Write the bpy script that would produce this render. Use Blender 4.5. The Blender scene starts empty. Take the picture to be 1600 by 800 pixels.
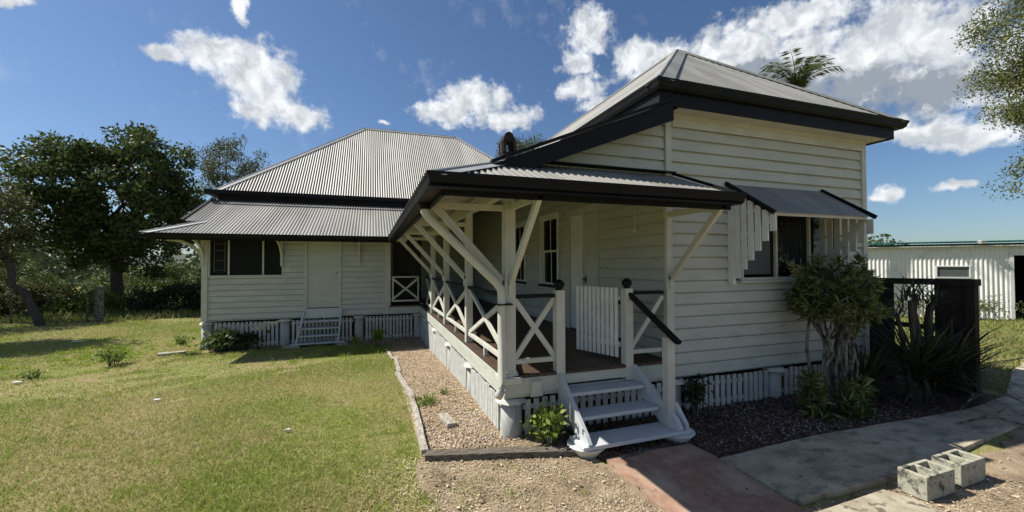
import bpy, math, random
import numpy as np
from mathutils import Vector, Matrix
random.seed(7); RNG = np.random.default_rng(7)
scene = bpy.context.scene
COL = scene.collection
R = math.radians

# ------------------------------------------------------------------ camera
YAW, PITCH, ROLL, EYE = 0.332742, 0.018405, -0.003318, 1.9
cy, sy = math.cos(YAW), math.sin(YAW)
fw = Vector((sy*math.cos(PITCH), cy*math.cos(PITCH), math.sin(PITCH)))
rt = Vector((cy, -sy, 0)); up = rt.cross(fw)
rt2 = rt*math.cos(ROLL) + up*math.sin(ROLL); up2 = -rt*math.sin(ROLL) + up*math.cos(ROLL)
cam_d = bpy.data.cameras.new('camera'); cam = bpy.data.objects.new('camera', cam_d); COL.objects.link(cam)
M = Matrix((rt2, up2, -fw)).transposed().to_4x4(); M.translation = Vector((0, 0, EYE))
cam.matrix_world = M
cam_d.sensor_width = 36; cam_d.lens = 634.5*36/1600; cam_d.clip_start = .05; cam_d.clip_end = 6000
scene.camera = cam

# ------------------------------------------------------------------ sky + sun
SUN_H = Vector((-0.75, 0.375)); SUN_EL = math.atan(1/SUN_H.length)
SUN_AZ = math.atan2(SUN_H.x, SUN_H.y)
SKY_STR, SUN_STR, EXPO = 0.068, 4.9, 0.6
world = bpy.data.worlds.new('World'); scene.world = world; world.use_nodes = True
def build_world():
    nt = world.node_tree; N = nt.nodes; L = nt.links; N.clear()
    out = N.new('ShaderNodeOutputWorld'); bg = N.new('ShaderNodeBackground'); L.new(bg.outputs[0], out.inputs[0])
    bg.inputs[1].default_value = SKY_STR
    sky = N.new('ShaderNodeTexSky'); sky.sky_type = 'NISHITA'; sky.sun_disc = False
    sky.sun_elevation = SUN_EL; sky.sun_rotation = SUN_AZ % (2*math.pi)
    sky.air_density = 1.0; sky.dust_density = .6; sky.ozone_density = 2.2
    tc = N.new('ShaderNodeTexCoord')
    sep = N.new('ShaderNodeSeparateXYZ'); L.new(tc.outputs['Generated'], sep.inputs[0])
    def m(op, a, b=None, c=None):
        n = N.new('ShaderNodeMath'); n.operation = op
        for i, v in enumerate((a, b, c)):
            if v is None: continue
            if isinstance(v, (int, float)): n.inputs[i].default_value = v
            else: L.new(v, n.inputs[i])
        return n.outputs[0]
    az = m('MULTIPLY', m('ARCTAN2', sep.outputs[0], sep.outputs[1]), 180/math.pi)
    el = m('MULTIPLY', m('ARCSINE', sep.outputs[2]), 180/math.pi)
    comb = N.new('ShaderNodeCombineXYZ'); L.new(az, comb.inputs[0]); L.new(el, comb.inputs[1])
    def noise(scale, detail, rough, vec, off=0.0):
        n = N.new('ShaderNodeTexNoise'); n.inputs['Scale'].default_value = scale; n.inputs['Detail'].default_value = detail
        n.inputs['Roughness'].default_value = rough
        if off:
            a = N.new('ShaderNodeVectorMath'); a.operation = 'ADD'; a.inputs[1].default_value = (off, off*.7, 0); L.new(vec, a.inputs[0]); vec = a.outputs[0]
        L.new(vec, n.inputs['Vector']); return n
    w = noise(.22, 4, .6, comb.outputs[0])
    s = N.new('ShaderNodeVectorMath'); s.operation = 'SUBTRACT'; s.inputs[1].default_value = (.5, .5, .5); L.new(w.outputs['Color'], s.inputs[0])
    sc = N.new('ShaderNodeVectorMath'); sc.operation = 'SCALE'; sc.inputs['Scale'].default_value = 3.4; L.new(s.outputs[0], sc.inputs[0])
    ad = N.new('ShaderNodeVectorMath'); ad.operation = 'ADD'; L.new(comb.outputs[0], ad.inputs[0]); L.new(sc.outputs[0], ad.inputs[1])
    warped = ad.outputs[0]
    def blobs(lst):
        cur = None
        for (a, e, ra, re) in lst:
            d = N.new('ShaderNodeVectorMath'); d.operation = 'SUBTRACT'; d.inputs[1].default_value = (a, e, 0); L.new(warped, d.inputs[0])
            q = N.new('ShaderNodeVectorMath'); q.operation = 'MULTIPLY'; q.inputs[1].default_value = (1/ra, 1/re, 0); L.new(d.outputs[0], q.inputs[0])
            l = N.new('ShaderNodeVectorMath'); l.operation = 'LENGTH'; L.new(q.outputs[0], l.inputs[0])
            cur = l.outputs['Value'] if cur is None else m('MINIMUM', cur, l.outputs['Value'])
        return cur
    white = [(-17.0,22.6,4.2,2.3),(-13.2,21.6,4.6,3.6),(-12.2,18.6,4.2,2.6),(-8.8,18.0,3.6,1.7),(-21.5,21.6,2.4,.9),(13.7,22.1,5.4,2.5),(10.1,20.4,4.8,1.7),(18.5,19.8,4.6,1.9),
      (30.4,29.4,3.6,3.0),(28.6,26.0,2.3,2.0),(28.9,23.2,3.6,1.6),(41.6,23.8,5.6,3.6),(37.6,25.8,4.8,2.1),(48.2,24.0,6.2,4.2),(54.7,21.2,6.0,5.4),
      (60.3,20.0,5.4,4.8),(62.8,22.5,4.6,3.2),(66.4,20.6,4.2,3.4),(65.9,17.0,4.6,3.4),(54.8,26.2,5.6,2.2),(65.2,12.6,3.6,1.7),(68.0,11.6,3.0,1.5),
      (62.1,7.0,1.4,.9),(66.9,6.8,1.5,.6),(62,13.6,2.6,1.2),(-32.6,22.4,1.8,.6),(-14.9,28.0,1.0,1.6),(1.5,18.2,.7,.4),(33.2,20.8,4.3,1.7),(72,16,5,5),
      (-58,15,9,3),(-72,30,12,5),(100,25,9,4),(-140,22,8,3),(-105,12,12,3),(130,16,16,6),(160,34,14,8),(-175,18,16,6),(120,40,12,7),(-150,45,14,8)]  # clouds out of view; those behind the camera added to lift the shaded front
    grey = [(57.5,18.0,7.5,2.6),(64.5,16.2,5.5,2.2),(50.5,21.6,3.8,1.6),(-140,19,8,2)]
    f = noise(.55, 9, .62, comb.outputs[0], 3.1)
    f2 = noise(.16, 3, .5, comb.outputs[0], 9.7)
    bw = blobs(white)
    dens = m('ADD', m('SUBTRACT', 1.12, bw), m('MULTIPLY', m('SUBTRACT', f.outputs['Fac'], .5), 1.9))
    mr = N.new('ShaderNodeMapRange'); mr.interpolation_type = 'SMOOTHSTEP'; L.new(dens, mr.inputs[0])
    mr.inputs[1].default_value = -.08; mr.inputs[2].default_value = .62
    # thin streaky haze of cloud
    wisp = noise(.12, 6, .65, comb.outputs[0], 20)
    wm = N.new('ShaderNodeMapRange'); L.new(wisp.outputs['Fac'], wm.inputs[0]); wm.inputs[1].default_value = .58; wm.inputs[2].default_value = .85; wm.inputs[4].default_value = .35
    cover = m('MAXIMUM', mr.outputs[0], wm.outputs[0])
    gb = blobs(grey)
    g = N.new('ShaderNodeMapRange'); g.interpolation_type = 'SMOOTHSTEP'; L.new(m('ADD', gb, m('MULTIPLY', m('SUBTRACT', f.outputs['Fac'], .5), 1.5)), g.inputs[0])
    g.inputs[1].default_value = .25; g.inputs[2].default_value = 1.35; g.inputs[3].default_value = 1; g.inputs[4].default_value = 0
    tex = N.new('ShaderNodeMapRange'); L.new(noise(.5, 6, .55, warped, 5).outputs['Fac'], tex.inputs[0]); tex.inputs[1].default_value = .38; tex.inputs[2].default_value = .66
    tex.inputs[3].default_value = .62; tex.inputs[4].default_value = 0
    gg = m('MINIMUM', m('ADD', g.outputs[0], tex.outputs[0]), 1.0)
    cc = N.new('ShaderNodeMix'); cc.data_type = 'RGBA'; L.new(gg, cc.inputs[0])
    K = 1/SKY_STR
    cc.inputs[6].default_value = (.66*K, .68*K, .70*K, 1); cc.inputs[7].default_value = (.22*K, .25*K, .29*K, 1)
    # added tint: darkens the whole modelled sky, red most, blue least
    tint = N.new('ShaderNodeMix'); tint.data_type = 'RGBA'; tint.blend_type = 'MULTIPLY'; tint.inputs[0].default_value = 1
    L.new(sky.outputs[0], tint.inputs[6]); tint.inputs[7].default_value = (.70, .83, .98, 1)
    mx = N.new('ShaderNodeMix'); mx.data_type = 'RGBA'; L.new(cover, mx.inputs[0]); L.new(tint.outputs[2], mx.inputs[6]); L.new(cc.outputs[2], mx.inputs[7])
    L.new(mx.outputs[2], bg.inputs[0])
build_world()
sun_d = bpy.data.lights.new('sun', 'SUN'); sun = bpy.data.objects.new('sun', sun_d); COL.objects.link(sun)
sun_d.energy = SUN_STR; sun_d.angle = R(.53); sun_d.color = (1, .95, .86)
sun.rotation_euler = Vector((SUN_H.x, SUN_H.y, 1)).to_track_quat('Z', 'Y').to_euler()
sun.location = (-15, 7, 20)
vs = scene.view_settings; vs.view_transform = 'Standard'; vs.look = 'None'; vs.exposure = EXPO; vs.gamma = 1; vs.use_curve_mapping = False

# ------------------------------------------------------------------ materials
def mat(name, c1, c2=None, rough=.7, scale=6., metal=0., bump=0., bscale=None, island=None, spec=.3, detail=5, stretch=None, lo=.35, hi=.65, c3=None, s3=1.0, t3=(.6, .7), trans=0):
    m = bpy.data.materials.new(name); m.use_nodes = True
    N = m.node_tree.nodes; L = m.node_tree.links; b = N['Principled BSDF']
    b.inputs['Roughness'].default_value = rough; b.inputs['Metallic'].default_value = metal
    b.inputs['Specular IOR Level'].default_value = spec
    b.inputs['Base Color'].default_value = (*c1, 1)
    geo = N.new('ShaderNodeNewGeometry'); vec = geo.outputs['Position']
    if stretch:
        mp = N.new('ShaderNodeMapping'); mp.inputs['Scale'].default_value = stretch; L.new(vec, mp.inputs[0]); vec = mp.outputs[0]
    col = None
    if c2 is not None:
        n = N.new('ShaderNodeTexNoise'); n.inputs['Scale'].default_value = scale; n.inputs['Detail'].default_value = detail; L.new(vec, n.inputs['Vector'])
        r = N.new('ShaderNodeMapRange'); L.new(n.outputs['Fac'], r.inputs[0]); r.inputs[1].default_value = lo; r.inputs[2].default_value = hi
        x = N.new('ShaderNodeMix'); x.data_type = 'RGBA'; L.new(r.outputs[0], x.inputs[0])
        x.inputs[6].default_value = (*c1, 1); x.inputs[7].default_value = (*c2, 1); col = x.outputs[2]
    if c3 is not None:
        n = N.new('ShaderNodeTexNoise'); n.inputs['Scale'].default_value = s3; n.inputs['Detail'].default_value = 7; n.inputs['Roughness'].default_value = .65; L.new(vec, n.inputs['Vector'])
        r = N.new('ShaderNodeMapRange'); L.new(n.outputs['Fac'], r.inputs[0]); r.inputs[1].default_value = t3[0]; r.inputs[2].default_value = t3[1]
        x = N.new('ShaderNodeMix'); x.data_type = 'RGBA'; L.new(r.outputs[0], x.inputs[0])
        if col is not None: L.new(col, x.inputs[6])
        else: x.inputs[6].default_value = (*c1, 1)
        x.inputs[7].default_value = (*c3, 1); col = x.outputs[2]
    if island:
        cr = N.new('ShaderNodeValToRGB'); L.new(geo.outputs['Random Per Island'], cr.inputs[0])
        e = cr.color_ramp.elements
        e[0].position = 0; e[0].color = (*island[0], 1); e[1].position = 1; e[1].color = (*island[-1], 1)
        for i, c in enumerate(island[1:-1]): q = e.new((i+1)/(len(island)-1)); q.color = (*c, 1)
        if col is None: col = cr.outputs[0]
        else:
            x = N.new('ShaderNodeMix'); x.data_type = 'RGBA'; x.inputs[0].default_value = .5; L.new(col, x.inputs[6]); L.new(cr.outputs[0], x.inputs[7]); col = x.outputs[2]
    if col is not None: L.new(col, b.inputs['Base Color'])
    if bump:
        n = N.new('ShaderNodeTexNoise'); n.inputs['Scale'].default_value = bscale or scale*4; n.inputs['Detail'].default_value = 6; L.new(vec, n.inputs['Vector'])
        bp = N.new('ShaderNodeBump'); bp.inputs['Strength'].default_value = min(1, bump*8); bp.inputs['Distance'].default_value = bump*.2; L.new(n.outputs['Fac'], bp.inputs['Height']); L.new(bp.outputs[0], b.inputs['Normal'])
    if trans:
        t = N.new('ShaderNodeBsdfTranslucent'); mx = N.new('ShaderNodeMixShader'); mx.inputs[0].default_value = trans
        if col is not None: L.new(col, t.inputs[0])
        else: t.inputs[0].default_value = (*c1, 1)
        L.new(b.outputs[0], mx.inputs[1]); L.new(t.outputs[0], mx.inputs[2]); L.new(mx.outputs[0], N['Material Output'].inputs[0])
    return m
PAINT = mat('weatherboard_paint', (.50,.51,.455), (.44,.45,.40), rough=.55, scale=1.7, bump=.012, bscale=30, stretch=(1,1,4), c3=(.33,.33,.28), s3=4, t3=(.58,.8))
TRIM = mat('trim_paint', (.55,.545,.49), (.48,.475,.415), rough=.5, scale=5, bump=.008, bscale=40, c3=(.38,.36,.30), s3=22, t3=(.67,.78))
TRIMW = mat('bright_white_paint', (.72,.73,.71), (.65,.66,.63), rough=.5, scale=7, bump=.006, bscale=40)
STEPP = mat('step_paint', (.52,.54,.55), (.45,.47,.48), rough=.5, scale=8, bump=.01, bscale=30, c3=(.33,.33,.31), s3=14, t3=(.64,.78))
SKIRT = mat('skirting_paint', (.50,.51,.48), (.40,.41,.38), rough=.7, scale=9, bump=.02, bscale=30, c3=(.24,.22,.18), s3=7, t3=(.6,.8))
STUMP = mat('stump_paint', (.45,.455,.425), (.33,.33,.305), rough=.8, scale=7, bump=.05, bscale=18, stretch=(2,2,.5), c3=(.22,.20,.17), s3=12, t3=(.58,.75))
NAVY = mat('charcoal_paint', (.004,.0045,.006), (.007,.0075,.009), rough=.55, scale=5, spec=.18)
ROOF = mat('galvanised_roof', (.275,.265,.24), (.215,.21,.187), rough=.5, metal=.15, scale=1.6, lo=.42, hi=.58, stretch=(1.3,.16,.16), spec=.35, c3=(.17,.155,.135), s3=5, t3=(.6,.8))
ROOFO = mat('weathered_galvanised_roof', (.30,.295,.27), (.23,.225,.205), rough=.55, metal=.15, scale=2, lo=.42, hi=.58, stretch=(1.3,.3,.3), spec=.4, c3=(.20,.17,.14), s3=6, t3=(.55,.75))
CAPM = mat('flashing_metal', (.42,.42,.40), (.34,.34,.33), rough=.45, metal=.3, scale=4)
DECK = mat('stained_deck', (.095,.062,.043), (.055,.037,.027), rough=.5, scale=6, bump=.02, stretch=(1,6,1))
GLASS = mat('dark_glass', (.006,.007,.008), rough=.03, spec=.5)
SCREENM = mat('fly_screen', (.010,.011,.010), rough=.5, spec=.12)
WINGREY = mat('window_grey', (.10,.11,.11), rough=.6)
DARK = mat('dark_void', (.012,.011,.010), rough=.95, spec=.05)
INNER = mat('interior_paint', (.14,.14,.125), (.11,.11,.10), rough=.7)
BRICK = mat('chimney_brick', (.028,.019,.018), (.016,.012,.012), rough=.85, scale=12, bump=.04)
BRASS = mat('aged_brass', (.25,.17,.07), rough=.35, metal=.9)
BARK = mat('tree_bark', (.09,.075,.055), (.045,.038,.03), rough=.9, scale=8, bump=.08, stretch=(2,2,.6))
BARKP = mat('pale_bark', (.20,.185,.15), (.06,.055,.045), rough=.9, scale=14, bump=.06, lo=.4, hi=.6)
WOOD = mat('weathered_timber', (.44,.41,.35), (.27,.24,.20), rough=.9, scale=9, bump=.08, stretch=(3,1,3), c3=(.07,.055,.045), s3=10, t3=(.56,.66))
WOODX = mat('weathered_grey_sleeper', (.24,.21,.17), (.12,.10,.075), rough=.9, scale=10, bump=.12, stretch=(1,5,5), c3=(.05,.04,.035), s3=5, t3=(.56,.66))
FENCEW = mat('dark_fence_timber', (.026,.021,.017), (.016,.013,.011), rough=.9, scale=6, bump=.05)
CONC = mat('block_concrete', (.40,.385,.30), (.33,.32,.25), rough=.95, scale=20, bump=.06, bscale=120, c3=(.07,.07,.055), s3=11, t3=(.52,.63))
SLABM = mat('paver_concrete', (.42,.38,.29), (.30,.26,.18), rough=.95, scale=7, bump=.06, bscale=90, c3=(.15,.12,.085), s3=9, t3=(.55,.62))
WHITEIRON = mat('white_iron', (.80,.79,.75), (.72,.71,.67), rough=.6, scale=3, c3=(.30,.24,.17), s3=3.0, t3=(.63,.75))
GREEN = mat('green_roof_paint', (.008,.055,.045), rough=.8, spec=.1)
CLAYP = mat('scrap_white', (.6,.6,.58), rough=.8)
def leafmat(name, cols, trans=.3, rough=.55): return mat(name, cols[0], rough=rough, island=cols, trans=trans, spec=.25)
LEAF_BIG = leafmat('rain_tree_leaves', [(.04,.07,.02),(.07,.105,.028),(.11,.13,.04),(.05,.08,.022)], .3)
LEAF_OL = leafmat('olive_leaves', [(.07,.085,.03),(.10,.11,.04),(.13,.12,.05)], .3)
LEAF_GUM = leafmat('gum_leaves', [(.06,.085,.045),(.09,.11,.05),(.12,.13,.07)], .3)
LEAF_YG = leafmat('yellow_green_leaves', [(.08,.12,.03),(.16,.18,.045),(.24,.22,.06),(.07,.10,.04),(.10,.13,.05)], .35)
LEAF_DR = leafmat('variegated_leaves', [(.045,.075,.022),(.075,.115,.03),(.15,.17,.05),(.30,.30,.12)], .25)
LEAF_LT = leafmat('fresh_leaves', [(.10,.17,.025),(.17,.24,.04),(.24,.27,.06),(.13,.18,.03)], .35)
LEAF_DK = leafmat('dark_shrub_leaves', [(.02,.035,.014),(.03,.05,.018),(.05,.06,.022)], .2)
LEAF_BR = leafmat('green_bush_leaves', [(.06,.10,.025),(.10,.14,.035),(.14,.16,.05)], .3)
LEAF_YU = leafmat('strap_leaves', [(.03,.045,.02),(.045,.06,.028),(.08,.08,.05)], .15)
LEAF_PALM = leafmat('palm_leaves', [(.05,.075,.022),(.09,.11,.035),(.13,.14,.05)], .3)

# ------------------------------------------------------------------ mesh helpers
class MB:
    def __init__(s): s.v = []; s.f = []
    def add(s, vs, fs):
        o = len(s.v); s.v += [tuple(p) for p in vs]; s.f += [tuple(o+i for i in f) for f in fs]; return s
    def box(s, a, b):
        (x0,y0,z0),(x1,y1,z1) = [(min(p,q)) for p,q in zip(a,b)], [(max(p,q)) for p,q in zip(a,b)]
        return s.add([(x0,y0,z0),(x1,y0,z0),(x1,y1,z0),(x0,y1,z0),(x0,y0,z1),(x1,y0,z1),(x1,y1,z1),(x0,y1,z1)],
                     [(0,3,2,1),(4,5,6,7),(0,1,5,4),(1,2,6,5),(2,3,7,6),(3,0,4,7)])
    def beam(s, p, q, w, h, upv=(0,0,1)):
        p = Vector(p); q = Vector(q); d = (q-p).normalized(); u = Vector(upv); sd = d.cross(u)
        if sd.length < 1e-4: sd = d.cross(Vector((1,0,0)))
        sd.normalize(); u = sd.cross(d).normalized(); sd *= w/2; u = u*h/2
        return s.add([p-sd-u,p+sd-u,p+sd+u,p-sd+u,q-sd-u,q+sd-u,q+sd+u,q-sd+u],
                     [(0,3,2,1),(4,5,6,7),(0,1,5,4),(1,2,6,5),(2,3,7,6),(3,0,4,7)][::1])
    def tube(s, pts, rad, n=8, cap=True):
        pts = [Vector(p) for p in pts]; rings = []
        if isinstance(rad, (int, float)): rad = [rad]*len(pts)
        o = len(s.v); ref = Vector((.31,.2,.93))
        for i, p in enumerate(pts):
            d = (pts[min(i+1,len(pts)-1)]-pts[max(i-1,0)]).normalized()
            a = d.cross(ref)
            if a.length < .05: a = d.cross(Vector((1,0,0)))
            a.normalize(); b = d.cross(a)
            for k in range(n):
                t = 2*math.pi*k/n; s.v.append(tuple(p+(a*math.cos(t)+b*math.sin(t))*rad[i]))
        for i in range(len(pts)-1):
            for k in range(n):
                k2 = (k+1)%n; s.f.append((o+i*n+k, o+i*n+k2, o+(i+1)*n+k2, o+(i+1)*n+k))
        if cap:
            s.f.append(tuple(o+k for k in range(n))[::-1]); s.f.append(tuple(o+(len(pts)-1)*n+k for k in range(n)))
        return s
    def prism(s, poly, d):   # poly: 3D points, extruded by vector d
        n = len(poly); d = Vector(d); P = [Vector(p) for p in poly]
        return s.add(P+[p+d for p in P], [tuple(range(n))[::-1], tuple(range(n,2*n))]+[(i,(i+1)%n,(i+1)%n+n,i+n) for i in range(n)])
    def build(s, name, m, parent=None, smooth=False, bevel=0):
        me = bpy.data.meshes.new(name); me.from_pydata(s.v, [], s.f); me.update()
        if m: me.materials.append(m)
        if smooth: me.polygons.foreach_set('use_smooth', [True]*len(me.polygons))
        o = bpy.data.objects.new(name, me); COL.objects.link(o)
        if parent: o.parent = parent; o.location = -world_loc(parent)
        if bevel:
            b = o.modifiers.new('bevel', 'BEVEL'); b.width = bevel; b.segments = 2; b.limit_method = 'ANGLE'
        return o
def world_loc(o):
    v = Vector((0,0,0))
    while o: v = v + o.location; o = o.parent
    return v
def fast_mesh(name, V, F, m, parent=None):   # numpy verts (n,3), faces (k,c)
    me = bpy.data.meshes.new(name); c = F.shape[1]
    me.vertices.add(len(V)); me.vertices.foreach_set('co', V.astype(np.float32).ravel())
    me.loops.add(F.size); me.loops.foreach_set('vertex_index', F.astype(np.int32).ravel())
    me.polygons.add(len(F)); me.polygons.foreach_set('loop_start', np.arange(0, F.size, c, dtype=np.int32)); me.polygons.foreach_set('loop_total', np.full(len(F), c, dtype=np.int32))
    me.update(calc_edges=True); me.materials.append(m)
    o = bpy.data.objects.new(name, me); COL.objects.link(o)
    if parent: o.parent = parent; o.location = -world_loc(parent)
    return o
def thing(name, label, cat, loc=(0,0,0), group=None):
    o = bpy.data.objects.new(name, None); o.empty_display_size = .2; COL.objects.link(o); o.location = loc
    o['label'] = label; o['category'] = cat
    if group: o['group'] = group
    return o
def tag(o, label, cat, group=None):
    o['label'] = label; o['category'] = cat
    if group: o['group'] = group
    return o
def kind(o, k='structure'): o['kind'] = k; return o
def S(t): t = np.clip(t, 0, 1); return t*t*(3-2*t)
def gz(x, y):
    return -.25*S((y-5)/6.5) - .27*S((y-12)/14) - .45*S((x-9)/15)*(1-S((y-5)/30)*.4) - .35*S((np.hypot(x, y)-35)/60)

# ------------------------------------------------------------------ ground
def sheet(name, xs, ys, dz, m, amp=0.):
    X, Y = np.meshgrid(xs, ys); Z = gz(X, Y)+dz
    if amp:
        Z = Z + amp*(np.sin(X*2.3+np.sin(Y*1.7)*1.3)*np.sin(Y*1.9+X*.6)+.5*np.sin(X*5.1+Y*3.3))*np.exp(-np.hypot(X,Y)/60)
    V = np.stack([X.ravel(), Y.ravel(), Z.ravel()], 1); nx, ny = len(xs), len(ys)
    i = np.arange(nx-1)[None]+np.arange(ny-1)[:,None]*nx; i = i.ravel()
    return fast_mesh(name, V, np.stack([i,i+1,i+nx+1,i+nx],1), m)
def ground_mat():
    m = mat('lawn_soil', (.16,.14,.07), rough=.95, spec=.1); N = m.node_tree.nodes; L = m.node_tree.links; b = N['Principled BSDF']
    geo = N.new('ShaderNodeNewGeometry')
    def nz(s, d, a, bb):
        n = N.new('ShaderNodeTexNoise'); n.inputs['Scale'].default_value = s; n.inputs['Detail'].default_value = d; n.inputs['Roughness'].default_value = .6
        L.new(geo.outputs['Position'], n.inputs['Vector']); r = N.new('ShaderNodeMapRange'); L.new(n.outputs['Fac'], r.inputs[0]); r.inputs[1].default_value = a; r.inputs[2].default_value = bb; return r.outputs[0]
    def mx(f, a, bb):
        x = N.new('ShaderNodeMix'); x.data_type = 'RGBA'; L.new(f, x.inputs[0])
        for i, c in ((6,a),(7,bb)):
            if isinstance(c, tuple): x.inputs[i].default_value = (*c,1)
            else: L.new(c, x.inputs[i])
        return x.outputs[2]
    c = mx(nz(.55,6,.40,.58), (.21,.25,.05), (.34,.275,.13))
    c = mx(nz(45,4,.38,.7), c, (.12,.12,.045))
    c = mx(nz(1.1,7,.60,.70), c, (.30,.22,.14))
    L.new(c, b.inputs['Base Color'])
    n = N.new('ShaderNodeTexNoise'); n.inputs['Scale'].default_value = 60; n.inputs['Detail'].default_value = 5; L.new(geo.outputs['Position'], n.inputs['Vector'])
    bp = N.new('ShaderNodeBump'); bp.inputs['Strength'].default_value = .8; bp.inputs['Distance'].default_value = .02; L.new(n.outputs['Fac'], bp.inputs['Height']); L.new(bp.outputs[0], b.inputs['Normal'])
    return m
GM = ground_mat()
def axis(lo, hi, flo, fhi, st):
    a = list(np.arange(flo, fhi+st, st)); d = st; x = flo; left = []
    while x > lo: d *= 1.25; x -= d; left.append(x)
    d = st; x = a[-1]; right = []
    while x < hi: d *= 1.25; x += d; right.append(x)
    return np.array(left[::-1]+a+right)
kind(sheet('lawn', axis(-3500,3500,-16,14,.4), axis(-3500,3500,-4,28,.4), 0, GM, .003))

def patch(name, poly, dz, m, jit=.05, step=.12, thick=0.):
    P = []
    n = len(poly)
    for i in range(n):
        a = np.array(poly[i],float); b = np.array(poly[(i+1)%n],float); k = max(1, int(np.linalg.norm(b-a)/step))
        for j in range(k):
            p = a+(b-a)*j/k; P.append((p[0]+random.uniform(-jit,jit), p[1]+random.uniform(-jit,jit)))
    import bmesh
    bm = bmesh.new(); vs = [bm.verts.new((x,y,0)) for x,y in P]; f = bm.faces.new(vs)
    xs_ = [v.co.x for v in bm.verts]; ys2 = [v.co.y for v in bm.verts]
    for ax, lo_, hi_ in ((0,min(xs_),max(xs_)),(1,min(ys2),max(ys2))):
        c = math.ceil(lo_/.5)*.5+.013
        while c < hi_:
            no = (1,0,0) if ax == 0 else (0,1,0); co = (c,0,0) if ax == 0 else (0,c,0)
            bmesh.ops.bisect_plane(bm, geom=list(bm.verts)+list(bm.edges)+list(bm.faces), plane_co=co, plane_no=no); c += .5
    bmesh.ops.triangulate(bm, faces=list(bm.faces))
    for v in bm.verts: v.co.z = float(gz(v.co.x, v.co.y))+dz
    if thick:
        r = bmesh.ops.extrude_face_region(bm, geom=list(bm.faces)); 
        for e in r['geom']:
            if isinstance(e, bmesh.types.BMVert): e.co.z -= thick
    bmesh.ops.recalc_face_normals(bm, faces=list(bm.faces))
    if not thick:
        for f in bm.faces:
            if f.normal.z < 0: f.normal_flip()
    me = bpy.data.meshes.new(name); bm.to_mesh(me); bm.free(); me.materials.append(m)
    o = bpy.data.objects.new(name, me); COL.objects.link(o); return o
LITTERM = mat('dry_litter_soil', (.34,.26,.175), (.19,.14,.095), rough=.95, scale=4, bump=.1, bscale=70, spec=.1, c3=(.36,.29,.20), s3=3, t3=(.5,.7))
MULCHM = mat('dark_mulch_soil', (.15,.10,.075), (.085,.055,.04), rough=.95, scale=16, bump=.1, bscale=60, spec=.1)
REDM = mat('red_concrete', (.36,.20,.135), (.24,.15,.105), rough=.9, scale=14, detail=8, bump=.04, bscale=110, c3=(.44,.34,.25), s3=2.4, t3=(.46,.68))
PATHM = mat('old_concrete', (.50,.435,.32), (.33,.285,.21), rough=.9, scale=3.5, detail=9, bump=.05, bscale=60, c3=(.15,.125,.10), s3=5.5, t3=(.5,.68), stretch=(.7,1.3,1))
kind(patch('side_garden_bed', [(.52,4.1),(.47,11.2),(-.2,11.7),(-1.6,11.8),(-3.6,11.9),(-3.6,12.3),(1.45,12.3),(1.45,4.1)], .016, LITTERM, .03))
kind(patch('bare_earth', [(.42,4.0),(.5,2.9),(.9,-4),(2.2,-4),(2.12,3.4),(1.9,3.9),(1.45,4.4),(.55,4.4)], .012, LITTERM, .06))
kind(patch('mulch_bed', [(1.45,4.4),(1.9,3.9),(2.1,3.4),(3.12,3.15),(3.2,3.05),(5.3,3.08),(6.6,2.98),(8.3,3.15),(8.5,3.6),(8.3,4.6),(7,4.4),(1.45,5.2)], .020, MULCHM, .04))
kind(patch('dry_ground', [(3.1,-4),(3.1,2.26),(4.0,2.24),(6.1,2.32),(7.6,2.7),(9.5,2.5),(12,-4)], .014, LITTERM, .05))
kind(patch('red_path', [(2.02,-4),(3.02,-4),(3.1,2.25),(3.16,3.12),(3.12,3.42),(2.12,3.42)], .028, REDM, .006, thick=.04))
for poly in ([(3.18,2.30),(3.14,3.03),(4.55,3.09),(4.55,2.27)], [(4.57,2.27),(4.57,3.09),(6.1,3.02),(6.1,2.45)], [(6.12,2.45),(6.12,3.02),(7.0,2.99),(8.3,3.1),(8.1,2.63)],
             [(8.13,2.65),(8.33,3.12),(10.2,3.75),(10.6,3.35)], [(10.63,3.37),(10.23,3.77),(16,5.2),(16,4.6)]):
    kind(patch('concrete_path', poly, .05, PATHM, .006, step=.2, thick=.07))

# far hills
def hills():
    n = 160; V = []; F = []
    for i in range(n+1):
        a = R(-110+220*i/n) ; 
        h = 26+16*math.sin(a*5+1)+9*math.sin(a*13)+4*math.sin(a*31)
        for r, z in ((900,-4),(1050,h*.35),(1250,h),(1700,h*.9),(2400,-10)): V.append((r*math.sin(a), r*math.cos(a), z))
    for i in range(n):
        for j in range(4): F.append((i*5+j, i*5+j+5, i*5+j+6, i*5+j+1))
    m = MB(); m.v = V; m.f = F
    return m.build('hills', mat('distant_forest', (.045,.06,.045), (.07,.085,.06), rough=1, scale=.01), smooth=True)
kind(hills())

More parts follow.
